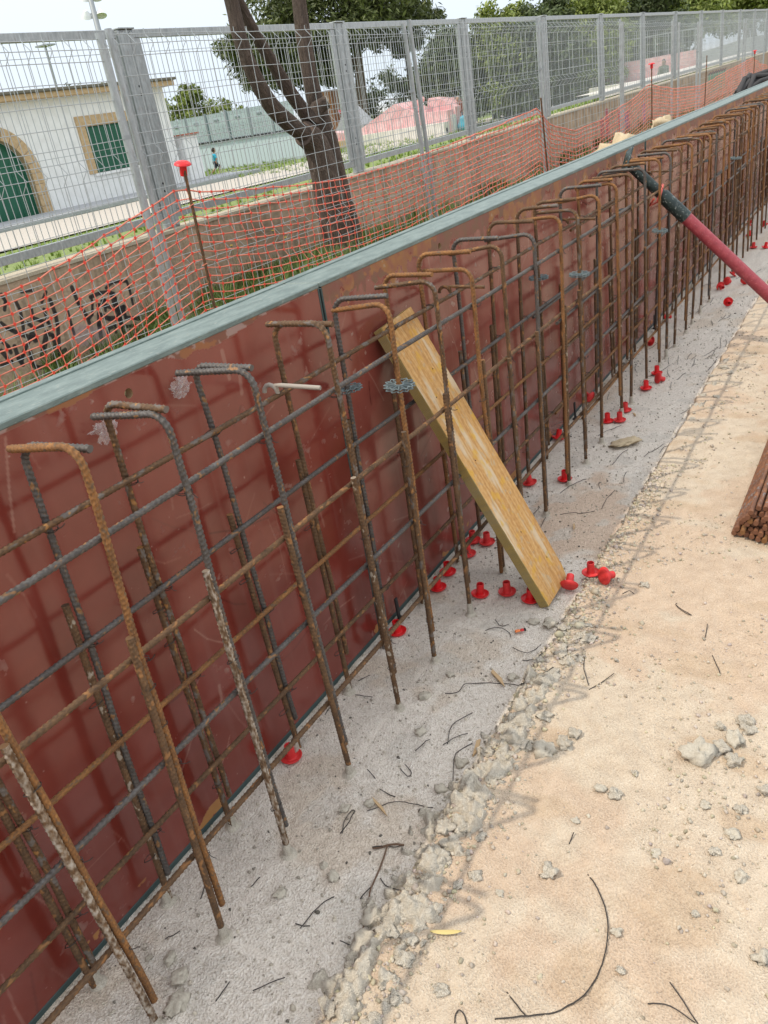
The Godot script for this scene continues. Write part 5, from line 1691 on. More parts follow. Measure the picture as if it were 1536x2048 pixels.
func build_trees() -> void:
	var pine: Material = mats.leaf_pine
	tree("tall dark pine with a broad crown behind the leaning tree", Vector3(60, -.7, -36), 10.0, .42, [[Vector3(-.5, 8.6, -6), Vector3(4.2, 2.8, 4.0)], [Vector3(0, 9.5, -1.5), Vector3(4.5, 3.0, 4.5)], [Vector3(0, 9.0, 3.4), Vector3(4.0, 2.8, 3.6)], [Vector3(-1, 6.6, -4.5), Vector3(3.2, 1.7, 3.4)], [Vector3(0, 7.0, 1.0), Vector3(3.2, 1.5, 3.0)], [Vector3(0, 11, 0), Vector3(4.5, 2, 5)], [Vector3(0, 5.9, -9.0), Vector3(2.4, 1.8, 2.8)], [Vector3(0, 7.6, -10.2), Vector3(2.4, 1.6, 2.2)], [Vector3(0, 5.2, -5.5), Vector3(2.4, 1.3, 2.4)], [Vector3(0, 5.0, -2.4), Vector3(2.2, 1.2, 2.2)]], 120, 46, .15, pine, "trees in the park", 3, "pine_tree", 1.7, .26)
	tree("thin pine standing right of the tall dark one", Vector3(64, -.7, -33.5), 8.5, .25, [[Vector3(0, 7.6, .5), Vector3(2.6, 1.8, 2.6)], [Vector3(0, 6.0, -.8), Vector3(2.0, 1.0, 2.0)]], 60, 40, .15, pine, "trees in the park", 4, "pine_tree", 1.7, .26)
	tree("grey-green bush trees low behind the pink ramp", Vector3(70, -.7, -37), 3.4, .18, [[Vector3(0, 2.8, 0), Vector3(3.5, 1.6, 4.5)], [Vector3(-1, 2.0, -5), Vector3(2.5, 1.8, 3.0)]], 90, 46, .17, mats.leaf_dark, "trees in the park", 6)
	# the dense row behind the fence
	var row := [[46.5, -21.6, 5.0, "first leafy tree of the dense row, right of the pink ramp"], [47.5, -18.8, 5.9, "second leafy tree of the dense row behind the fence"], [47.0, -16.2, 5.4, "third leafy tree of the dense row behind the fence"], [48.5, -14.0, 5.0, "last leafy tree of the dense row, before the pink wall"]]
	for k in row.size():
		var r: Array = row[k]
		var h: float = r[2]
		tree(r[3], Vector3(r[0], park_y(r[0], r[1]), r[1]), h * .7, .16, [[Vector3(0, h * .8, 0), Vector3(1.7, 1.15, 1.6)], [Vector3(-.5, h * .55, .5), Vector3(1.7, 1.2, 1.7)], [Vector3(.3, h * .58, -.8), Vector3(1.6, 1.2, 1.5)], [Vector3(-.4, h * .26, .2), Vector3(1.6, 1.1, 1.7)]], 90, 56, .11, mats.leaf_light if k % 2 == 1 else mats.leaf_dark, "dense row of leafy trees", 20 + k, "broadleaf_tree", 1.3, .3)
	for q in [[53.0, -20.0, 5.6, "large dark tree filling in behind the first of the dense row"], [54.0, -16.6, 6.0, "large dark tree filling in behind the middle of the dense row"], [55.0, -13.2, 5.6, "large dark tree filling in behind the end of the dense row"], [66.0, -24.5, 6.2, "tall bush mass behind the adult and the right ramp"]]:
		var h: float = q[2]
		tree(q[3], Vector3(q[0], park_y(q[0], q[1]), q[1]), h * .6, .2, [[Vector3(0, h * .78, 0), Vector3(2.2, 1.3, 2.2)], [Vector3(0, h * .45, -1.2), Vector3(2.1, 1.5, 2.0)], [Vector3(0, h * .45, 1.2), Vector3(2.1, 1.5, 2.0)], [Vector3(-.2, h * .2, 0), Vector3(2.0, 1.2, 2.6)]], 90, 50, .14, mats.leaf_dark, "dense row of leafy trees", 70 + int(q[0]), "broadleaf_tree", 1.3, .3)
	# crowns above the far fence
	for q in [[74.0, -16.0, 6.6, "far broad tree whose crown shows above the fence right of the dense row"], [80.0, -10.5, 6.8, "far bright green tree above the fence over the pink wall"], [84.0, -5.0, 7.2, "far bright green tree above the fence near the right edge"], [86.0, .5, 7.6, "far bright green tree at the top right corner"], [92.0, -13.0, 6.4, "far dark tree seen between the crowns above the fence"]]:
		var h: float = q[2]
		tree(q[3], Vector3(q[0], -.2, q[1]), h * .6, .28, [[Vector3(0, h * .8, 0), Vector3(2.8, 1.8, 3.0)], [Vector3(0, h * .62, -2.0), Vector3(2.4, 1.7, 2.2)], [Vector3(0, h * .62, 2.2), Vector3(2.4, 1.7, 2.2)]], 100, 50, .15, mats.leaf_light if q[0] < 90 else mats.leaf_dark, "far trees above the fence", int(q[0]), "broadleaf_tree", 1.4, .3)
	tree("leafy young tree behind the white house", Vector3(49.3, -.7, -43.0), 3.2, .1, [[Vector3(-.8, 3.5, -1.2), Vector3(1.7, 1.0, 1.7)], [Vector3(.6, 3.1, 1.0), Vector3(1.8, .8, 1.8)], [Vector3(-.2, 4.4, -.6), Vector3(1.0, .7, 1.1)]], 60, 36, .12, mats.leaf_light, "trees in the park", 55, "broadleaf_tree", 1.3, .3)
	tree("thin branchy shrub showing above the white house roof", Vector3(32.0, -.7, -34.5), 3.6, .06, [[Vector3(0, 4.4, 0), Vector3(1.3, .6, 1.2)], [Vector3(-1.6, 4.1, .4), Vector3(.9, .4, .7)]], 12, 14, .12, mats.leaf_dark, "trees in the park", 57, "broadleaf_tree", 1.3, .4)

# ---------------------------------------------------------------- buildings and the skate park
func part_box(called: String, parent: Node, m: Material, at: Vector3, size: Vector3, bev := 0.01) -> MeshInstance3D:
	var b := MB.new()
	b.box(at, size, bev)
	return obj(called, b, m, parent)

func build_house() -> void:
	var t := thing("white_house", "low white house with an arched green door and green shutters", "house", Vector3(19.07, -.72, -26.7))
	t.rotation.y = -.046
	# front wall with real openings
	var w := CSGBox3D.new()
	w.name = "wall"
	w.size = Vector3(15.35, 3.95, 6.0)
	w.position = Vector3(1.67, 1.975, -3.0)
	w.material = mats.white_render
	var door := CSGCylinder3D.new()
	door.operation = CSGShape3D.OPERATION_SUBTRACTION
	door.radius = 1.3; door.height = .8; door.sides = 40
	door.rotation.x = PI / 2
	door.position = Vector3(.6, 1.55, 0) - w.position
	door.name = "arch_cut"
	var dl := CSGBox3D.new()
	dl.operation = CSGShape3D.OPERATION_SUBTRACTION
	dl.size = Vector3(2.6, 1.6, .8)
	dl.position = Vector3(.6, .78, 0) - w.position
	dl.name = "door_cut"
	var wc := CSGBox3D.new()
	wc.operation = CSGShape3D.OPERATION_SUBTRACTION
	wc.size = Vector3(2.22, 1.68, .5)
	wc.position = Vector3(5.95, 1.99, 0) - w.position
	wc.name = "window_cut"
	for c in [door, dl, wc]:
		c.material = mats.white_render
		w.add_child(c)
	t.add_child(w)
	var dr := MB.new()
	dr.box(Vector3(.6, .76, -.33), Vector3(2.7, 1.6, .05))
	var prev := Vector3(1.92, 1.55, -.305)
	for k in 25:
		var an := PI * k / 24.0
		var p := Vector3(.6 + cos(an) * 1.32, 1.55 + sin(an) * 1.32, -.305)
		if k > 0: dr.face([Vector3(.6, 1.55, -.305), prev, p])
		prev = p
	var d := obj("door", dr, mats.shutter_green, t)
	for x in [-.1, .6, 1.3]:
		part_box("rail", d, mats.shutter_green, Vector3(x, 1.0, -.295), Vector3(.04, 2.0, .03))
	# stone surround: separate blocks round the arch and down the jambs
	var fr := Node3D.new()
	fr.name = "door_surround"
	t.add_child(fr)
	for k in 13:
		var b := MB.new()
		var a0 := PI * k / 13.0 + .008
		var a1 := PI * (k + 1) / 13.0 - .008
		var am := (a0 + a1) * .5
		for pr in [[a0, am], [am, a1]]:
			var q := []
			for e in [[1.29, pr[0]], [1.73, pr[0]], [1.73, pr[1]], [1.29, pr[1]]]:
				q.push_back(Vector3(.6 + cos(e[1]) * e[0], 1.55 + sin(e[1]) * e[0], .04))
			b.face(q)
			var back := Vector3(0, 0, -.3)
			for e in 4: b.face([q[e], q[e] + back, q[(e + 1) % 4] + back, q[(e + 1) % 4]])
		obj("stone", b, mats.sandstone, fr)
	for s in [-1.51, 1.51]:
		for k in 4:
			part_box("stone", fr, mats.sandstone, Vector3(.6 + s, .19 + k * .388, -.12), Vector3(.44, .38, .32), .012)
	var win := Node3D.new()
	win.name = "window"
	t.add_child(win)
	part_box("lintel", win, mats.sandstone, Vector3(5.95, 3.02, .0), Vector3(3.0, .38, .1))
	part_box("sill", win, mats.white_render, Vector3(5.95, 1.1, .03), Vector3(2.5, .1, .14))
	for s in [-1.3, 1.3]:
		part_box("jamb", win, mats.sandstone, Vector3(5.95 + s, 1.99, .0), Vector3(.38, 1.68, .1))
	for k in 2:
		part_box("shutter", win, mats.shutter_green, Vector3(5.41 + k * 1.09, 1.99, -.1), Vector3(1.07, 1.64, .05))
		for j in 16:
			part_box("slat", win, mats.shutter_green, Vector3(5.41 + k * 1.09, 1.3 + j * .09, -.07), Vector3(.92, .03, .03), .0)
	part_box("cornice", t, mats.sandstone, Vector3(1.67, 4.02, -2.9), Vector3(16.0, .2, 6.7), .02)
	part_box("roof", t, mats.roof_dark, Vector3(1.67, 4.17, -2.9), Vector3(16.2, .1, 6.9), .02)
	var sf := thing("side_wall", "low white yard wall with a red tile coping beside the house", "wall", Vector3(28.9, -.72, -26.3))
	part_box("wall_body", sf, mats.white_render, Vector3(.2, .98, -.9), Vector3(.9, 1.96, 2.4))
	part_box("coping", sf, mats.red_tile, Vector3(.2, 2.0, -.9), Vector3(1.1, .08, 2.6), .02)

func build_park() -> void:
	# pale wall with a perforated steel screen on it
	var wl := thing("yard_wall", "pale blue painted wall behind the running child", "wall", Vector3(37.6, -.72, -31.0))
	part_box("wall_body", wl, mats.pale_blue_wall, Vector3(.1, .72, 0), Vector3(.2, 1.44, 10.0))
	var pw := 96
	var im := PackedByteArray()
	im.resize(pw * pw * 3)
	var base := lin(.36, .44, .46).linear_to_srgb()
	for y in pw:
		for x in pw:
			var hole: bool = (x % 8 in [3, 4, 5]) and (y % 5 in [2, 3]) and (y < 14 or y > 42) and x > 6 and x < 90
			var c := base if not hole else lin(.06, .09, .1).linear_to_srgb()
			var k := (y * pw + x) * 3
			im[k] = int(c.r8); im[k + 1] = int(c.g8); im[k + 2] = int(c.b8)
	var pm := mat("perforated_steel", Color(1, 1, 1), .55)
	pm.albedo_texture = ImageTexture.create_from_image(Image.create_from_data(pw, pw, false, Image.FORMAT_RGB8, im))
	for k in 6:
		var z := -35.3 + k * 1.5
		var t := thing("perforated_panel", "grey perforated steel screen panel, number %s from the house" % ["one", "two", "three", "four", "five", "six", "seven", "eight", "nine"][k], "screen panel", Vector3(37.55, .72, z), "perforated screen on the pale wall")
		var b := MB.new()
		var q := [Vector3(0, .04, .06), Vector3(0, .04, 1.44), Vector3(0, 1.36, 1.44), Vector3(0, 1.36, .06)]
		var k0 := b.vert(q[0], Vector3.LEFT, Vector2(0, 1))
		b.vert(q[1], Vector3.LEFT, Vector2(1, 1)); b.vert(q[2], Vector3.LEFT, Vector2(1, 0)); b.vert(q[3], Vector3.LEFT, Vector2(0, 0))
		b.tri(k0, k0 + 1, k0 + 2); b.tri(k0, k0 + 2, k0 + 3)
		obj("sheet", b, pm, t)
		var bk := MB.new()
		bk.box(Vector3(.02, .7, .75), Vector3(.02, 1.3, 1.36))
		obj("back_sheet", bk, mats.panel_post, t)
		part_box("post", t, mats.panel_post, Vector3(-.02, .7, 0), Vector3(.1, 1.44, .1))
		part_box("base_rail", t, mats.bag_dark, Vector3(-.02, .0, .8), Vector3(.09, .09, 1.38))
		part_box("vent", t, mats.panel_post, Vector3(-.03, 1.02, .72), Vector3(.05, .1, .3))
	# ramps
	var rp := thing("skate_ramp", "pink and white skate ramp with a raised pink fin", "ramp", Vector3(42.5, -.72, -23.0))
	rp.scale.z = 1.0
	var b1 := MB.new()
	var prof := [Vector2(-2.7, 0), Vector2(-2.6, .85), Vector2(-.2, 1.84), Vector2(1.15, 1.2), Vector2(2.9, 1.15), Vector2(2.95, 0)]
	var lowp := [Vector2(-2.7, 0), Vector2(-2.65, .55), Vector2(1.1, .62), Vector2(2.95, .62), Vector2(2.95, 0)]
	var prism := func(b: MB, pr: Array, x0: float, x1: float) -> void:
		var a := []
		var c := []
		for p in pr:
			a.push_back(Vector3(x0, p.y, p.x)); c.push_back(Vector3(x1, p.y, p.x))
		var ar := a.duplicate(); ar.reverse()
		b.face(ar); b.face(c)
		for k in pr.size():
			b.face([a[k], a[(k + 1) % pr.size()], c[(k + 1) % pr.size()], c[k]])
	prism.call(b1, prof, 0.0, 2.2)
	obj("upper_bank", b1, mats.ramp_pink, rp)
	var b2 := MB.new()
	prism.call(b2, lowp, -.6, -.02)
	obj("lower_bank", b2, mats.ramp_white, rp)
	var b3 := MB.new()
	prism.call(b3, [Vector2(.2, 1.5), Vector2(1.35, 1.98), Vector2(1.45, 1.86), Vector2(1.0, 1.25)], .3, .5)
	obj("fin", b3, mats.ramp_pink, rp)
	var r2 := thing("skate_ramp", "white and pink skate ramp continuing right of the finned one", "ramp", Vector3(43.2, -.72, -20.3))
	var b4 := MB.new()
	prism.call(b4, [Vector2(-1.6, 0), Vector2(-1.2, 1.85), Vector2(-.4, 1.7), Vector2(.35, 1.25), Vector2(.4, 0)], 0.0, 2.0)
	obj("upper_bank", b4, mats.ramp_pink, r2)
	var b5 := MB.new()
	prism.call(b5, [Vector2(-1.55, 0), Vector2(-1.3, 1.0), Vector2(.35, .9), Vector2(.4, 0)], -.4, -.02)
	obj("lower_bank", b5, mats.ramp_white, r2)
	var r3 := thing("skate_ramp", "small dark-sided ramp half hidden behind the fence post", "ramp", Vector3(46, -.72, -28.8))
	var b6 := MB.new()
	prism.call(b6, [Vector2(-1.4, 0), Vector2(.2, 2.1), Vector2(1.3, 1.0), Vector2(1.4, 0)], 0.0, 1.5)
	obj("bank", b6, mats.ramp_grey, r3)
	part_box("top_edge", r3, mats.red_cloth, Vector3(.6, 1.9, .0), Vector3(1.0, .2, .8))
	var lr := thing("skate_ramp", "low pink and orange ramp edge left of the fence post, beside the trunk", "ramp", Vector3(43.0, -.72, -27.2))
	var b7 := MB.new()
	prism.call(b7, [Vector2(-1.6, 0), Vector2(-1.3, .9), Vector2(1.0, .75), Vector2(1.2, 0)], 0.0, 1.5)
	obj("bank", b7, mats.ramp_pink, lr)
	part_box("foot", lr, mats.sandstone, Vector3(-.1, .2, -.2), Vector3(.2, .4, 2.6))
	# brick stack behind the trunk
	var bs := thing("brick_pillar", "tall orange brick pillar behind the tree trunk", "pillar", Vector3(60, -.72, -39.0))
	part_box("shaft", bs, mats.brick_paint, Vector3(0, 1.75, 0), Vector3(1.2, 3.5, 1.25))
	part_box("base", bs, mats.brick_paint, Vector3(0, .6, .8), Vector3(1.3, 1.2, 1.6))
	# the long pink wall and white walk
	var pk := thing("pink_wall", "long faded pink skate wall beyond the far fence panels", "wall", Vector3(48.0, 0, 0))
	var c := MB.new()
	c.face([Vector3(0, -.6, -13.6), Vector3(0, -.1, -8.7), Vector3(0, 1.36, -8.7), Vector3(0, 1.28, -13.6)])
	c.face([Vector3(0, 1.28, -13.6), Vector3(0, 1.36, -8.7), Vector3(.3, 1.36, -8.7), Vector3(.3, 1.28, -13.6)])
	c.face([Vector3(0, -.1, -8.7), Vector3(.3, -.1, -8.7), Vector3(.3, 1.36, -8.7), Vector3(0, 1.36, -8.7)])
	obj("wall_body", c, mats.ramp_pink, pk)
	part_box("rail", pk, mats.mast_steel, Vector3(.15, 2.3, -11.0), Vector3(.05, .05, 5.0), 0)
	for k in 8:
		part_box("rail_post", pk, mats.mast_steel, Vector3(.15, 1.82, -13.4 + k * .66), Vector3(.04, .96, .04), 0)
	part_box("plinth", pk, mats.ramp_white, Vector3(-1.2, .0, -10.8), Vector3(1.6, .75, 5.6))
	var wk := thing("white_curb", "bright white curb along the foot of the far fence", "curb", Vector3(0, 0, -5.55))
	var wm := MB.new()
	for k in 8:
		var x := 21.0 + k * 3.0
		wm.face([Vector3(x, wall_top(x) + .02, .18), Vector3(x + 3.0, wall_top(x + 3.0) + .02, .18), Vector3(x + 3.0, wall_top(x + 3.0) + .14, .12), Vector3(x, wall_top(x) + .14, .12)])
		wm.face([Vector3(x, wall_top(x) + .14, .12), Vector3(x + 3.0, wall_top(x + 3.0) + .14, .12), Vector3(x + 3.0, wall_top(x + 3.0) + .14, -.5), Vector3(x, wall_top(x) + .14, -.5)])
	obj("kerb_stone", wm, mats.ramp_white, wk)
	var gr := thing("concrete_ramp", "grey sloping concrete ramp right of the pink wall", "ramp", Vector3(48, 0, 0))
	var g1 := MB.new()
	g1.face([Vector3(0, .1, -8.55), Vector3(0, .3, -6.2), Vector3(0, 1.52, -6.2), Vector3(0, 1.2, -8.55)])
	g1.face([Vector3(0, 1.2, -8.55), Vector3(0, 1.52, -6.2), Vector3(6, 1.52, -6.2), Vector3(6, 1.2, -8.55)])
	g1.face([Vector3(0, .3, -6.2), Vector3(6, .3, -6.2), Vector3(6, 1.52, -6.2), Vector3(0, 1.52, -6.2)])
	obj("bank", g1, mats.ramp_grey, gr)
	# masts
	var ms := thing("floodlight_mast", "tall grey floodlight mast rising behind the white house", "light mast", Vector3(47.0, -.7, -48.6))
	var mb := MB.new()
	mb.tube([Vector3(.0, 0, 0), Vector3(1.1, 5.4, -1.1), Vector3(3.6, 13.0, -3.7)], [.3, .26, .18], 10)
	obj("pole", mb, mats.mast_steel, ms)
	for l in [[Vector3(2.62, 10.7, -3.5), .5], [Vector3(3.3, 10.68, -2.72), -.4], [Vector3(3.3, 11.9, -3.85), .5], [Vector3(3.9, 11.9, -3.3), -.4], [Vector3(2.5, 8.0, -2.2), .4]]:
		var lb := MB.new()
		lb.lathe([Vector2(.0, .5), Vector2(.12, .48), Vector2(.3, .22), Vector2(.42, .0), Vector2(.38, .0), Vector2(.2, .2), Vector2(.0, .3)], 14, Transform3D(Basis(Vector3(1, 0, .8).normalized(), l[1]), l[0]))
		obj("floodlight", lb, mats.lamp_white, ms)
	var ar := MB.new()
	ar.tube([Vector3(2.75, 10.9, -3.4), Vector3(2.95, 10.9, -3.05), Vector3(3.2, 10.9, -2.8)], .05, 6)
	ar.tube([Vector3(3.25, 12.1, -3.8), Vector3(3.8, 12.1, -3.35)], .05, 6)
	obj("crossarm", ar, mats.mast_steel, ms)
	var ts := thing("street_lamp", "distant slim T-topped street lamp above the house roof", "street lamp", Vector3(62.0, -.7, -72.0))
	var tb := MB.new()
	tb.tube([Vector3(0, 0, 0), Vector3(.1, 11.6, 0)], [.12, .08], 8)
	obj("pole", tb, mats.mast_steel, ts)
	part_box("crossarm", ts, mats.mast_steel, Vector3(.1, 11.65, 0), Vector3(1.3, .14, 1.5))
	# heaps behind the formwork
	var nz := fn(0.01, 99, 3)
	for h in [[6.2, .66, -.8, .17, .1, "pale rubble heap showing over the formwork near the painted wall"], [7.5, .68, -.8, .15, .1, "pale boulder showing over the formwork farther right"], [5.8, .68, -.8, .06, .06, "small pale rubble lump left of the rubble heap"]]:
		var hb := MB.new()
		hb.rock(Vector3(0, 0, 0), Vector3(h[3], h[4], .1), nz, h[0], 12, .5)
		hb.rock(Vector3(.02, -.45, .0), Vector3(h[3] * 1.1, .46, .13), nz, h[0] + 2.0, 12, .2)
		tag(obj("rubble_heap", hb, mats.tan_stone, self, Transform3D(Basis.IDENTITY, Vector3(h[0], h[1], h[2]))), h[5], "rubble")
	var dk := MB.new()
	for k in 34:
		var f := k / 33.0
		var p0 := Vector3(8.25 + rng.randf_range(0, .4), .825 + rng.randf_range(-.03, .04), -.32 + rng.randf_range(-.06, .06))
		dk.tube([p0, p0 + Vector3(.5, .06 + .05 * sin(k * 1.0), rng.randf_range(-.05, .05)), p0 + Vector3(1.2, .05 + rng.randf_range(-.03, .05), rng.randf_range(-.08, .08)), p0 + Vector3(2.2, -.02, rng.randf_range(-.08, .08))], .022, 6)
	tag(obj("cable_bundle", dk, mats.dark_cover), "dark bundle lying behind the formwork top at the right edge", "bundle")

# ---------------------------------------------------------------- people: one skin over tapered bones
func skin_mesh(bones: Array, cell: float, k: float) -> ArrayMesh:
	var lo := Vector3(1e9, 1e9, 1e9)
	var hi := -lo
	for b in bones:
		for e in 2:
			var r: float = b[2 + e] + cell * 2.0
			lo = lo.min(b[e] - Vector3.ONE * r); hi = hi.max(b[e] + Vector3.ONE * r)
	var nx := int((hi.x - lo.x) / cell) + 2
	var ny := int((hi.y - lo.y) / cell) + 2
	var nz := int((hi.z - lo.z) / cell) + 2
	var val := PackedFloat32Array()
	val.resize(nx * ny * nz)
	val.fill(1.0)
	for z in nz:
		for y in ny:
			for x in nx:
				var p := lo + Vector3(x, y, z) * cell
				var d := 1.0
				for b in bones:
					var ba: Vector3 = b[1] - b[0]
					var h := clampf((p - b[0]).dot(ba) / maxf(ba.length_squared(), 1e-9), 0, 1)
					var e: float = (p - b[0] - ba * h).length() - lerpf(b[2], b[3], h)
					var q := maxf(k - absf(d - e), 0.0) / k
					d = minf(d, e) - q * q * k * .25
				val[(z * ny + y) * nx + x] = d
	var out := MB.new()
	var id := {}
	var off := [Vector3i(0, 0, 0), Vector3i(1, 0, 0), Vector3i(0, 1, 0), Vector3i(1, 1, 0), Vector3i(0, 0, 1), Vector3i(1, 0, 1), Vector3i(0, 1, 1), Vector3i(1, 1, 1)]
	for z in nz - 1:
		for y in ny - 1:
			for x in nx - 1:
				var s := Vector3.ZERO
				var c := 0
				var g := Vector3.ZERO
				for a in 8:
					for b in range(a + 1, 8):
						var dd: Vector3i = off[b] - off[a]
						if absi(dd.x) + absi(dd.y) + absi(dd.z) != 1: continue
						var va := val[((z + off[a].z) * ny + y + off[a].y) * nx + x + off[a].x]
						var vb := val[((z + off[b].z) * ny + y + off[b].y) * nx + x + off[b].x]
						g += Vector3(dd) * (vb - va)
						if (va < 0) != (vb < 0):
							s += Vector3(off[a]) + Vector3(dd) * (va / (va - vb)); c += 1
				if c > 0:
					id[(z * ny + y) * nx + x] = out.vert(lo + (Vector3(x, y, z) + s / c) * cell, g.normalized(), Vector2.ZERO)
	for z in range(1, nz - 1):
		for y in range(1, ny - 1):
			for x in range(1, nx - 1):
				var o := (z * ny + y) * nx + x
				for ax in 3:
					var st: int = [1, nx, nx * ny][ax]
					var va := val[o]
					var vb := val[o + st]
					if (va < 0) == (vb < 0): continue
					var u: int = [nx, nx * ny, 1][ax]
					var w: int = [nx * ny, 1, nx][ax]
					var q := [id.get(o - u - w, -1), id.get(o - w, -1), id.get(o, -1), id.get(o - u, -1)]
					if q.has(-1): continue
					if va < 0:
						out.tri(q[0], q[1], q[2]); out.tri(q[0], q[2], q[3])
					else:
						out.tri(q[0], q[2], q[1]); out.tri(q[0], q[3], q[2])
	return out.mesh()

func build_people() -> void:
	# a child running away to the left
	var v := func(x: float, y: float, z: float) -> Vector3: return Vector3(x, y, z)
	var t := thing("person", "child in a blue shirt and dark shorts running on the grass", "person", Vector3(32.2, -.72, -27.6))
	t.rotation.y = .9
	var neck := Vector3(.0, .98, .02)
	var hip := Vector3(.0, .66, -.02)
	var body := [[Vector3(0, 1.12, .04), Vector3(0, 1.17, .05), .075, .08], [neck, Vector3(0, 1.08, .03), .035, .04], [Vector3(-.09, .93, .01), Vector3(.09, .93, .01), .055, .055], [Vector3(0, .92, .01), hip, .09, .085],
		[Vector3(.12, .93, 0), Vector3(.19, .76, -.06), .036, .03], [Vector3(.19, .76, -.06), Vector3(.17, .66, .1), .028, .022], [Vector3(.17, .66, .1), Vector3(.165, .64, .15), .024, .015],
		[Vector3(-.12, .93, 0), Vector3(-.19, .77, .05), .036, .03], [Vector3(-.19, .77, .05), Vector3(-.2, .6, .0), .028, .022], [Vector3(-.2, .6, 0), Vector3(-.2, .55, .01), .024, .015],
		[Vector3(.065, .64, 0), Vector3(.07, .42, .17), .07, .05], [Vector3(.07, .42, .17), Vector3(.07, .1, .12), .045, .03], [Vector3(.07, .05, .11), Vector3(.07, .04, .23), .032, .026],
		[Vector3(-.065, .64, 0), Vector3(-.07, .38, -.06), .07, .05], [Vector3(-.07, .38, -.06), Vector3(-.07, .16, -.3), .045, .03], [Vector3(-.07, .12, -.34), Vector3(-.07, .04, -.27), .03, .026],
		[Vector3(0, 1.12, .12), Vector3(0, 1.115, .135), .016, .012]]
	obj("body", skin_mesh(body, .026, .04), mats.skin, t)
	obj("hair", skin_mesh([[Vector3(0, 1.15, .02), Vector3(0, 1.2, .03), .088, .078]], .022, .02), mats.hair, t)
	obj("shirt", skin_mesh([[Vector3(-.1, .93, .01), Vector3(.1, .93, .01), .07, .07], [Vector3(0, .9, .01), Vector3(0, .62, -.01), .112, .115], [Vector3(.12, .93, 0), Vector3(.17, .81, -.04), .055, .052], [Vector3(-.12, .93, 0), Vector3(-.17, .82, .04), .055, .052]], .024, .04), mats.shirt_blue, t)
	obj("shorts", skin_mesh([[Vector3(0, .63, -.02), Vector3(0, .58, -.01), .115, .11], [Vector3(.065, .6, .02), Vector3(.07, .45, .14), .082, .075], [Vector3(-.065, .6, -.01), Vector3(-.07, .42, -.05), .082, .075]], .024, .03), mats.shorts_navy, t)
	for s in [[Vector3(.07, .045, .1), Vector3(.07, .035, .25)], [Vector3(-.07, .13, -.36), Vector3(-.07, .03, -.28)]]:
		obj("shoe", skin_mesh([[s[0], s[1], .042, .034]], .02, .02), mats.shoe, t)
	# a standing adult at the edge of the ramps
	t = thing("person", "adult in a brown top and jeans standing by the ramps behind the fence", "person", Vector3(44.0, -.72, -20.1))
	t.rotation.y = -1.9
	body = [[Vector3(0, 1.56, .02), Vector3(0, 1.63, .02), .09, .095], [Vector3(0, 1.38, 0), Vector3(0, 1.5, .01), .05, .05], [Vector3(-.15, 1.36, 0), Vector3(.15, 1.36, 0), .07, .07], [Vector3(0, 1.3, 0), Vector3(0, .95, 0), .13, .14],
		[Vector3(.2, 1.36, 0), Vector3(.27, 1.1, -.02), .05, .042], [Vector3(.27, 1.1, -.02), Vector3(.2, .92, .18), .04, .03], [Vector3(.2, .92, .18), Vector3(.17, .9, .26), .035, .02],
		[Vector3(-.2, 1.36, 0), Vector3(-.27, 1.1, -.02), .05, .042], [Vector3(-.27, 1.1, -.02), Vector3(-.28, .86, .05), .04, .03], [Vector3(-.28, .86, .05), Vector3(-.28, .78, .07), .035, .02],
		[Vector3(.09, .93, 0), Vector3(.1, .5, .02), .09, .06], [Vector3(.1, .5, .02), Vector3(.1, .1, -.01), .055, .04], [Vector3(.1, .05, 0), Vector3(.11, .04, .15), .045, .035],
		[Vector3(-.09, .93, 0), Vector3(-.1, .5, .02), .09, .06], [Vector3(-.1, .5, .02), Vector3(-.1, .1, -.01), .055, .04], [Vector3(-.1, .05, 0), Vector3(-.11, .04, .15), .045, .035],
		[Vector3(0, 1.57, .11), Vector3(0, 1.55, .13), .02, .016]]
	obj("body", skin_mesh(body, .034, .05), mats.skin, t)
	obj("hair", skin_mesh([[Vector3(0, 1.6, -.01), Vector3(0, 1.67, .0), .1, .09]], .03, .02), mats.grey_hair, t)
	obj("top", skin_mesh([[Vector3(-.15, 1.36, 0), Vector3(.15, 1.36, 0), .09, .09], [Vector3(0, 1.3, 0), Vector3(0, .88, 0), .16, .17], [Vector3(.2, 1.36, 0), Vector3(.27, 1.1, -.02), .07, .062], [Vector3(.27, 1.1, -.02), Vector3(.22, .96, .14), .058, .05], [Vector3(-.2, 1.36, 0), Vector3(-.27, 1.1, -.02), .07, .062], [Vector3(-.27, 1.1, -.02), Vector3(-.28, .92, .03), .058, .05]], .032, .05), mats.brown_top, t)
	obj("trousers", skin_mesh([[Vector3(0, .92, 0), Vector3(0, .86, 0), .155, .15], [Vector3(.09, .88, 0), Vector3(.1, .5, .02), .105, .078], [Vector3(.1, .5, .02), Vector3(.1, .09, -.01), .076, .062], [Vector3(-.09, .88, 0), Vector3(-.1, .5, .02), .105, .078], [Vector3(-.1, .5, .02), Vector3(-.1, .09, -.01), .076, .062]], .032, .04), mats.jeans, t)
	for s in [.1, -.1]:
		obj("shoe", skin_mesh([[Vector3(s, .05, 0), Vector3(s * 1.1, .045, .17), .055, .045]], .03, .02), mats.bag_dark, t)
	tag(obj("blue_bag", skin_mesh([[Vector3(0, .3, 0), Vector3(0, .62, .02), .24, .2], [Vector3(0, .3, -.12), Vector3(0, .3, .12), .22, .22]], .05, .06), mats.bag_blue, self, Transform3D(Basis.IDENTITY, Vector3(43.2, -.74, -19.55))), "light blue bag standing beside the adult behind the fence", "bag")
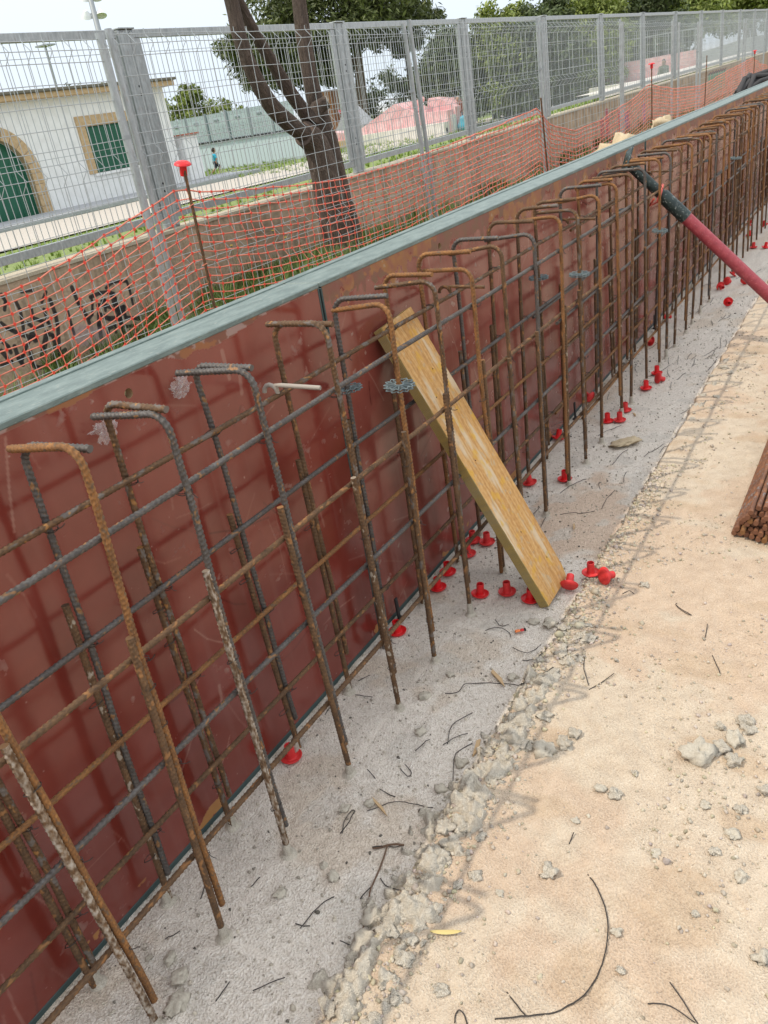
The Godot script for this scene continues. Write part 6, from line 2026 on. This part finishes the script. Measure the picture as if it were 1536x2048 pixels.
	tag(obj("dark_bag", skin_mesh([[Vector3(0, .22, -.3), Vector3(0, .24, .3), .22, .2], [Vector3(0, .4, -.1), Vector3(0, .42, .2), .1, .08]], .05, .06), mats.bag_dark, self, Transform3D(Basis.IDENTITY, Vector3(42.2, -.74, -20.5))), "dark bag lying on the grass before the right ramp", "bag")
	# a seated figure before the pink wall
	t = thing("person", "small figure in olive clothes sitting before the pink wall", "person", Vector3(44.0, .38, -9.35))
	t.rotation.y = -1.5
	obj("body", skin_mesh([[Vector3(0, .62, 0), Vector3(0, .68, .01), .085, .09], [Vector3(0, .5, 0), Vector3(0, .56, 0), .05, .05], [Vector3(-.14, .44, 0), Vector3(.14, .44, 0), .06, .06], [Vector3(0, .4, 0), Vector3(0, .12, -.02), .12, .13], [Vector3(.17, .43, 0), Vector3(.2, .2, .1), .045, .04], [Vector3(.2, .2, .1), Vector3(.1, .16, .28), .038, .028], [Vector3(-.17, .43, 0), Vector3(-.2, .2, .1), .045, .04], [Vector3(-.2, .2, .1), Vector3(-.1, .16, .28), .038, .028], [Vector3(.09, .1, .02), Vector3(.16, .2, .4), .08, .06], [Vector3(.16, .2, .4), Vector3(.1, .04, .6), .055, .045], [Vector3(-.09, .1, .02), Vector3(-.16, .2, .4), .08, .06], [Vector3(-.16, .2, .4), Vector3(-.1, .04, .6), .055, .045]], .034, .05), mats.skin, t)
	obj("hair", skin_mesh([[Vector3(0, .66, -.02), Vector3(0, .72, -.01), .095, .088]], .03, .02), mats.hair, t)
	obj("top", skin_mesh([[Vector3(-.14, .44, 0), Vector3(.14, .44, 0), .085, .085], [Vector3(0, .4, 0), Vector3(0, .1, -.02), .155, .165], [Vector3(.17, .43, 0), Vector3(.2, .2, .1), .065, .058], [Vector3(-.17, .43, 0), Vector3(-.2, .2, .1), .065, .058]], .032, .05), mats.olive_top, t)
	obj("trousers", skin_mesh([[Vector3(.09, .1, .02), Vector3(.16, .2, .4), .1, .08], [Vector3(.16, .2, .4), Vector3(.1, .05, .58), .075, .062], [Vector3(-.09, .1, .02), Vector3(-.16, .2, .4), .1, .08], [Vector3(-.16, .2, .4), Vector3(-.1, .05, .58), .075, .062]], .034, .04), mats.olive_top, t)

# ---------------------------------------------------------------- everything
func _ready() -> void:
	# camera
	var cam := Camera3D.new()
	cam.name = "camera"
	cam.fov = 64.53
	cam.near = 0.05
	cam.far = 600.0
	cam.transform = Transform3D(Basis(Vector3(0.49659, -0.14467, 0.85584), Vector3(0.45405, 0.88364, -0.11409), -Vector3(0.73975, -0.44526, -0.50449)).orthonormalized(), Vector3(-0.38982, 1.23722, 1.05153))
	cam.current = true
	add_child(cam)
	# sky and exposure
	var env := Environment.new()
	env.background_mode = Environment.BG_SKY
	var sky := Sky.new()
	var sm := ProceduralSkyMaterial.new()
	sm.sky_top_color = Color(.955, .968, .982)
	sm.sky_horizon_color = Color(.735, .775, .815)
	sm.sky_curve = 0.5
	sm.ground_bottom_color = Color(.6, .55, .48)
	sm.ground_horizon_color = Color(.8, .8, .78)
	sm.sun_angle_max = 1.0
	sky.sky_material = sm
	env.sky = sky
	env.background_energy_multiplier = 1.25
	env.tonemap_mode = Environment.TONE_MAPPER_LINEAR
	env.tonemap_exposure = 1.36
	env.sdfgi_enabled = true
	env.ssao_enabled = true
	env.ssil_enabled = true
	var we := WorldEnvironment.new()
	we.name = "environment"
	we.environment = env
	add_child(we)
	var sun := DirectionalLight3D.new()
	sun.name = "sun"
	sun.light_energy = 0.62
	sun.light_color = Color(1.0, .955, .88)
	sun.light_angular_distance = 0.6
	sun.shadow_enabled = true
	add_child(sun)
	sun.look_at_from_position(Vector3.ZERO, Vector3(.47, -1.0, .458), Vector3.UP)
	# structure, then things
	rng.seed = 1
	make_materials()
	print("materials ", Time.get_ticks_msec())
	build_ground()
	print("ground ", Time.get_ticks_msec())
	build_formwork()
	build_cage()
	print("cage ", Time.get_ticks_msec())
	build_wall()
	build_frame_fence()
	build_wire_fence()
	build_house()
	build_park()
	print("park ", Time.get_ticks_msec())
	build_near_tree()
	build_trees()
	build_plants()
	print("trees ", Time.get_ticks_msec())
	build_net()
	print("net ", Time.get_ticks_msec())
	build_people()
	print("people ", Time.get_ticks_msec())
	build_plank()
	build_prop()
	build_caps()
	build_pins()
	build_bundle()
	build_debris()
	print("done ", Time.get_ticks_msec())
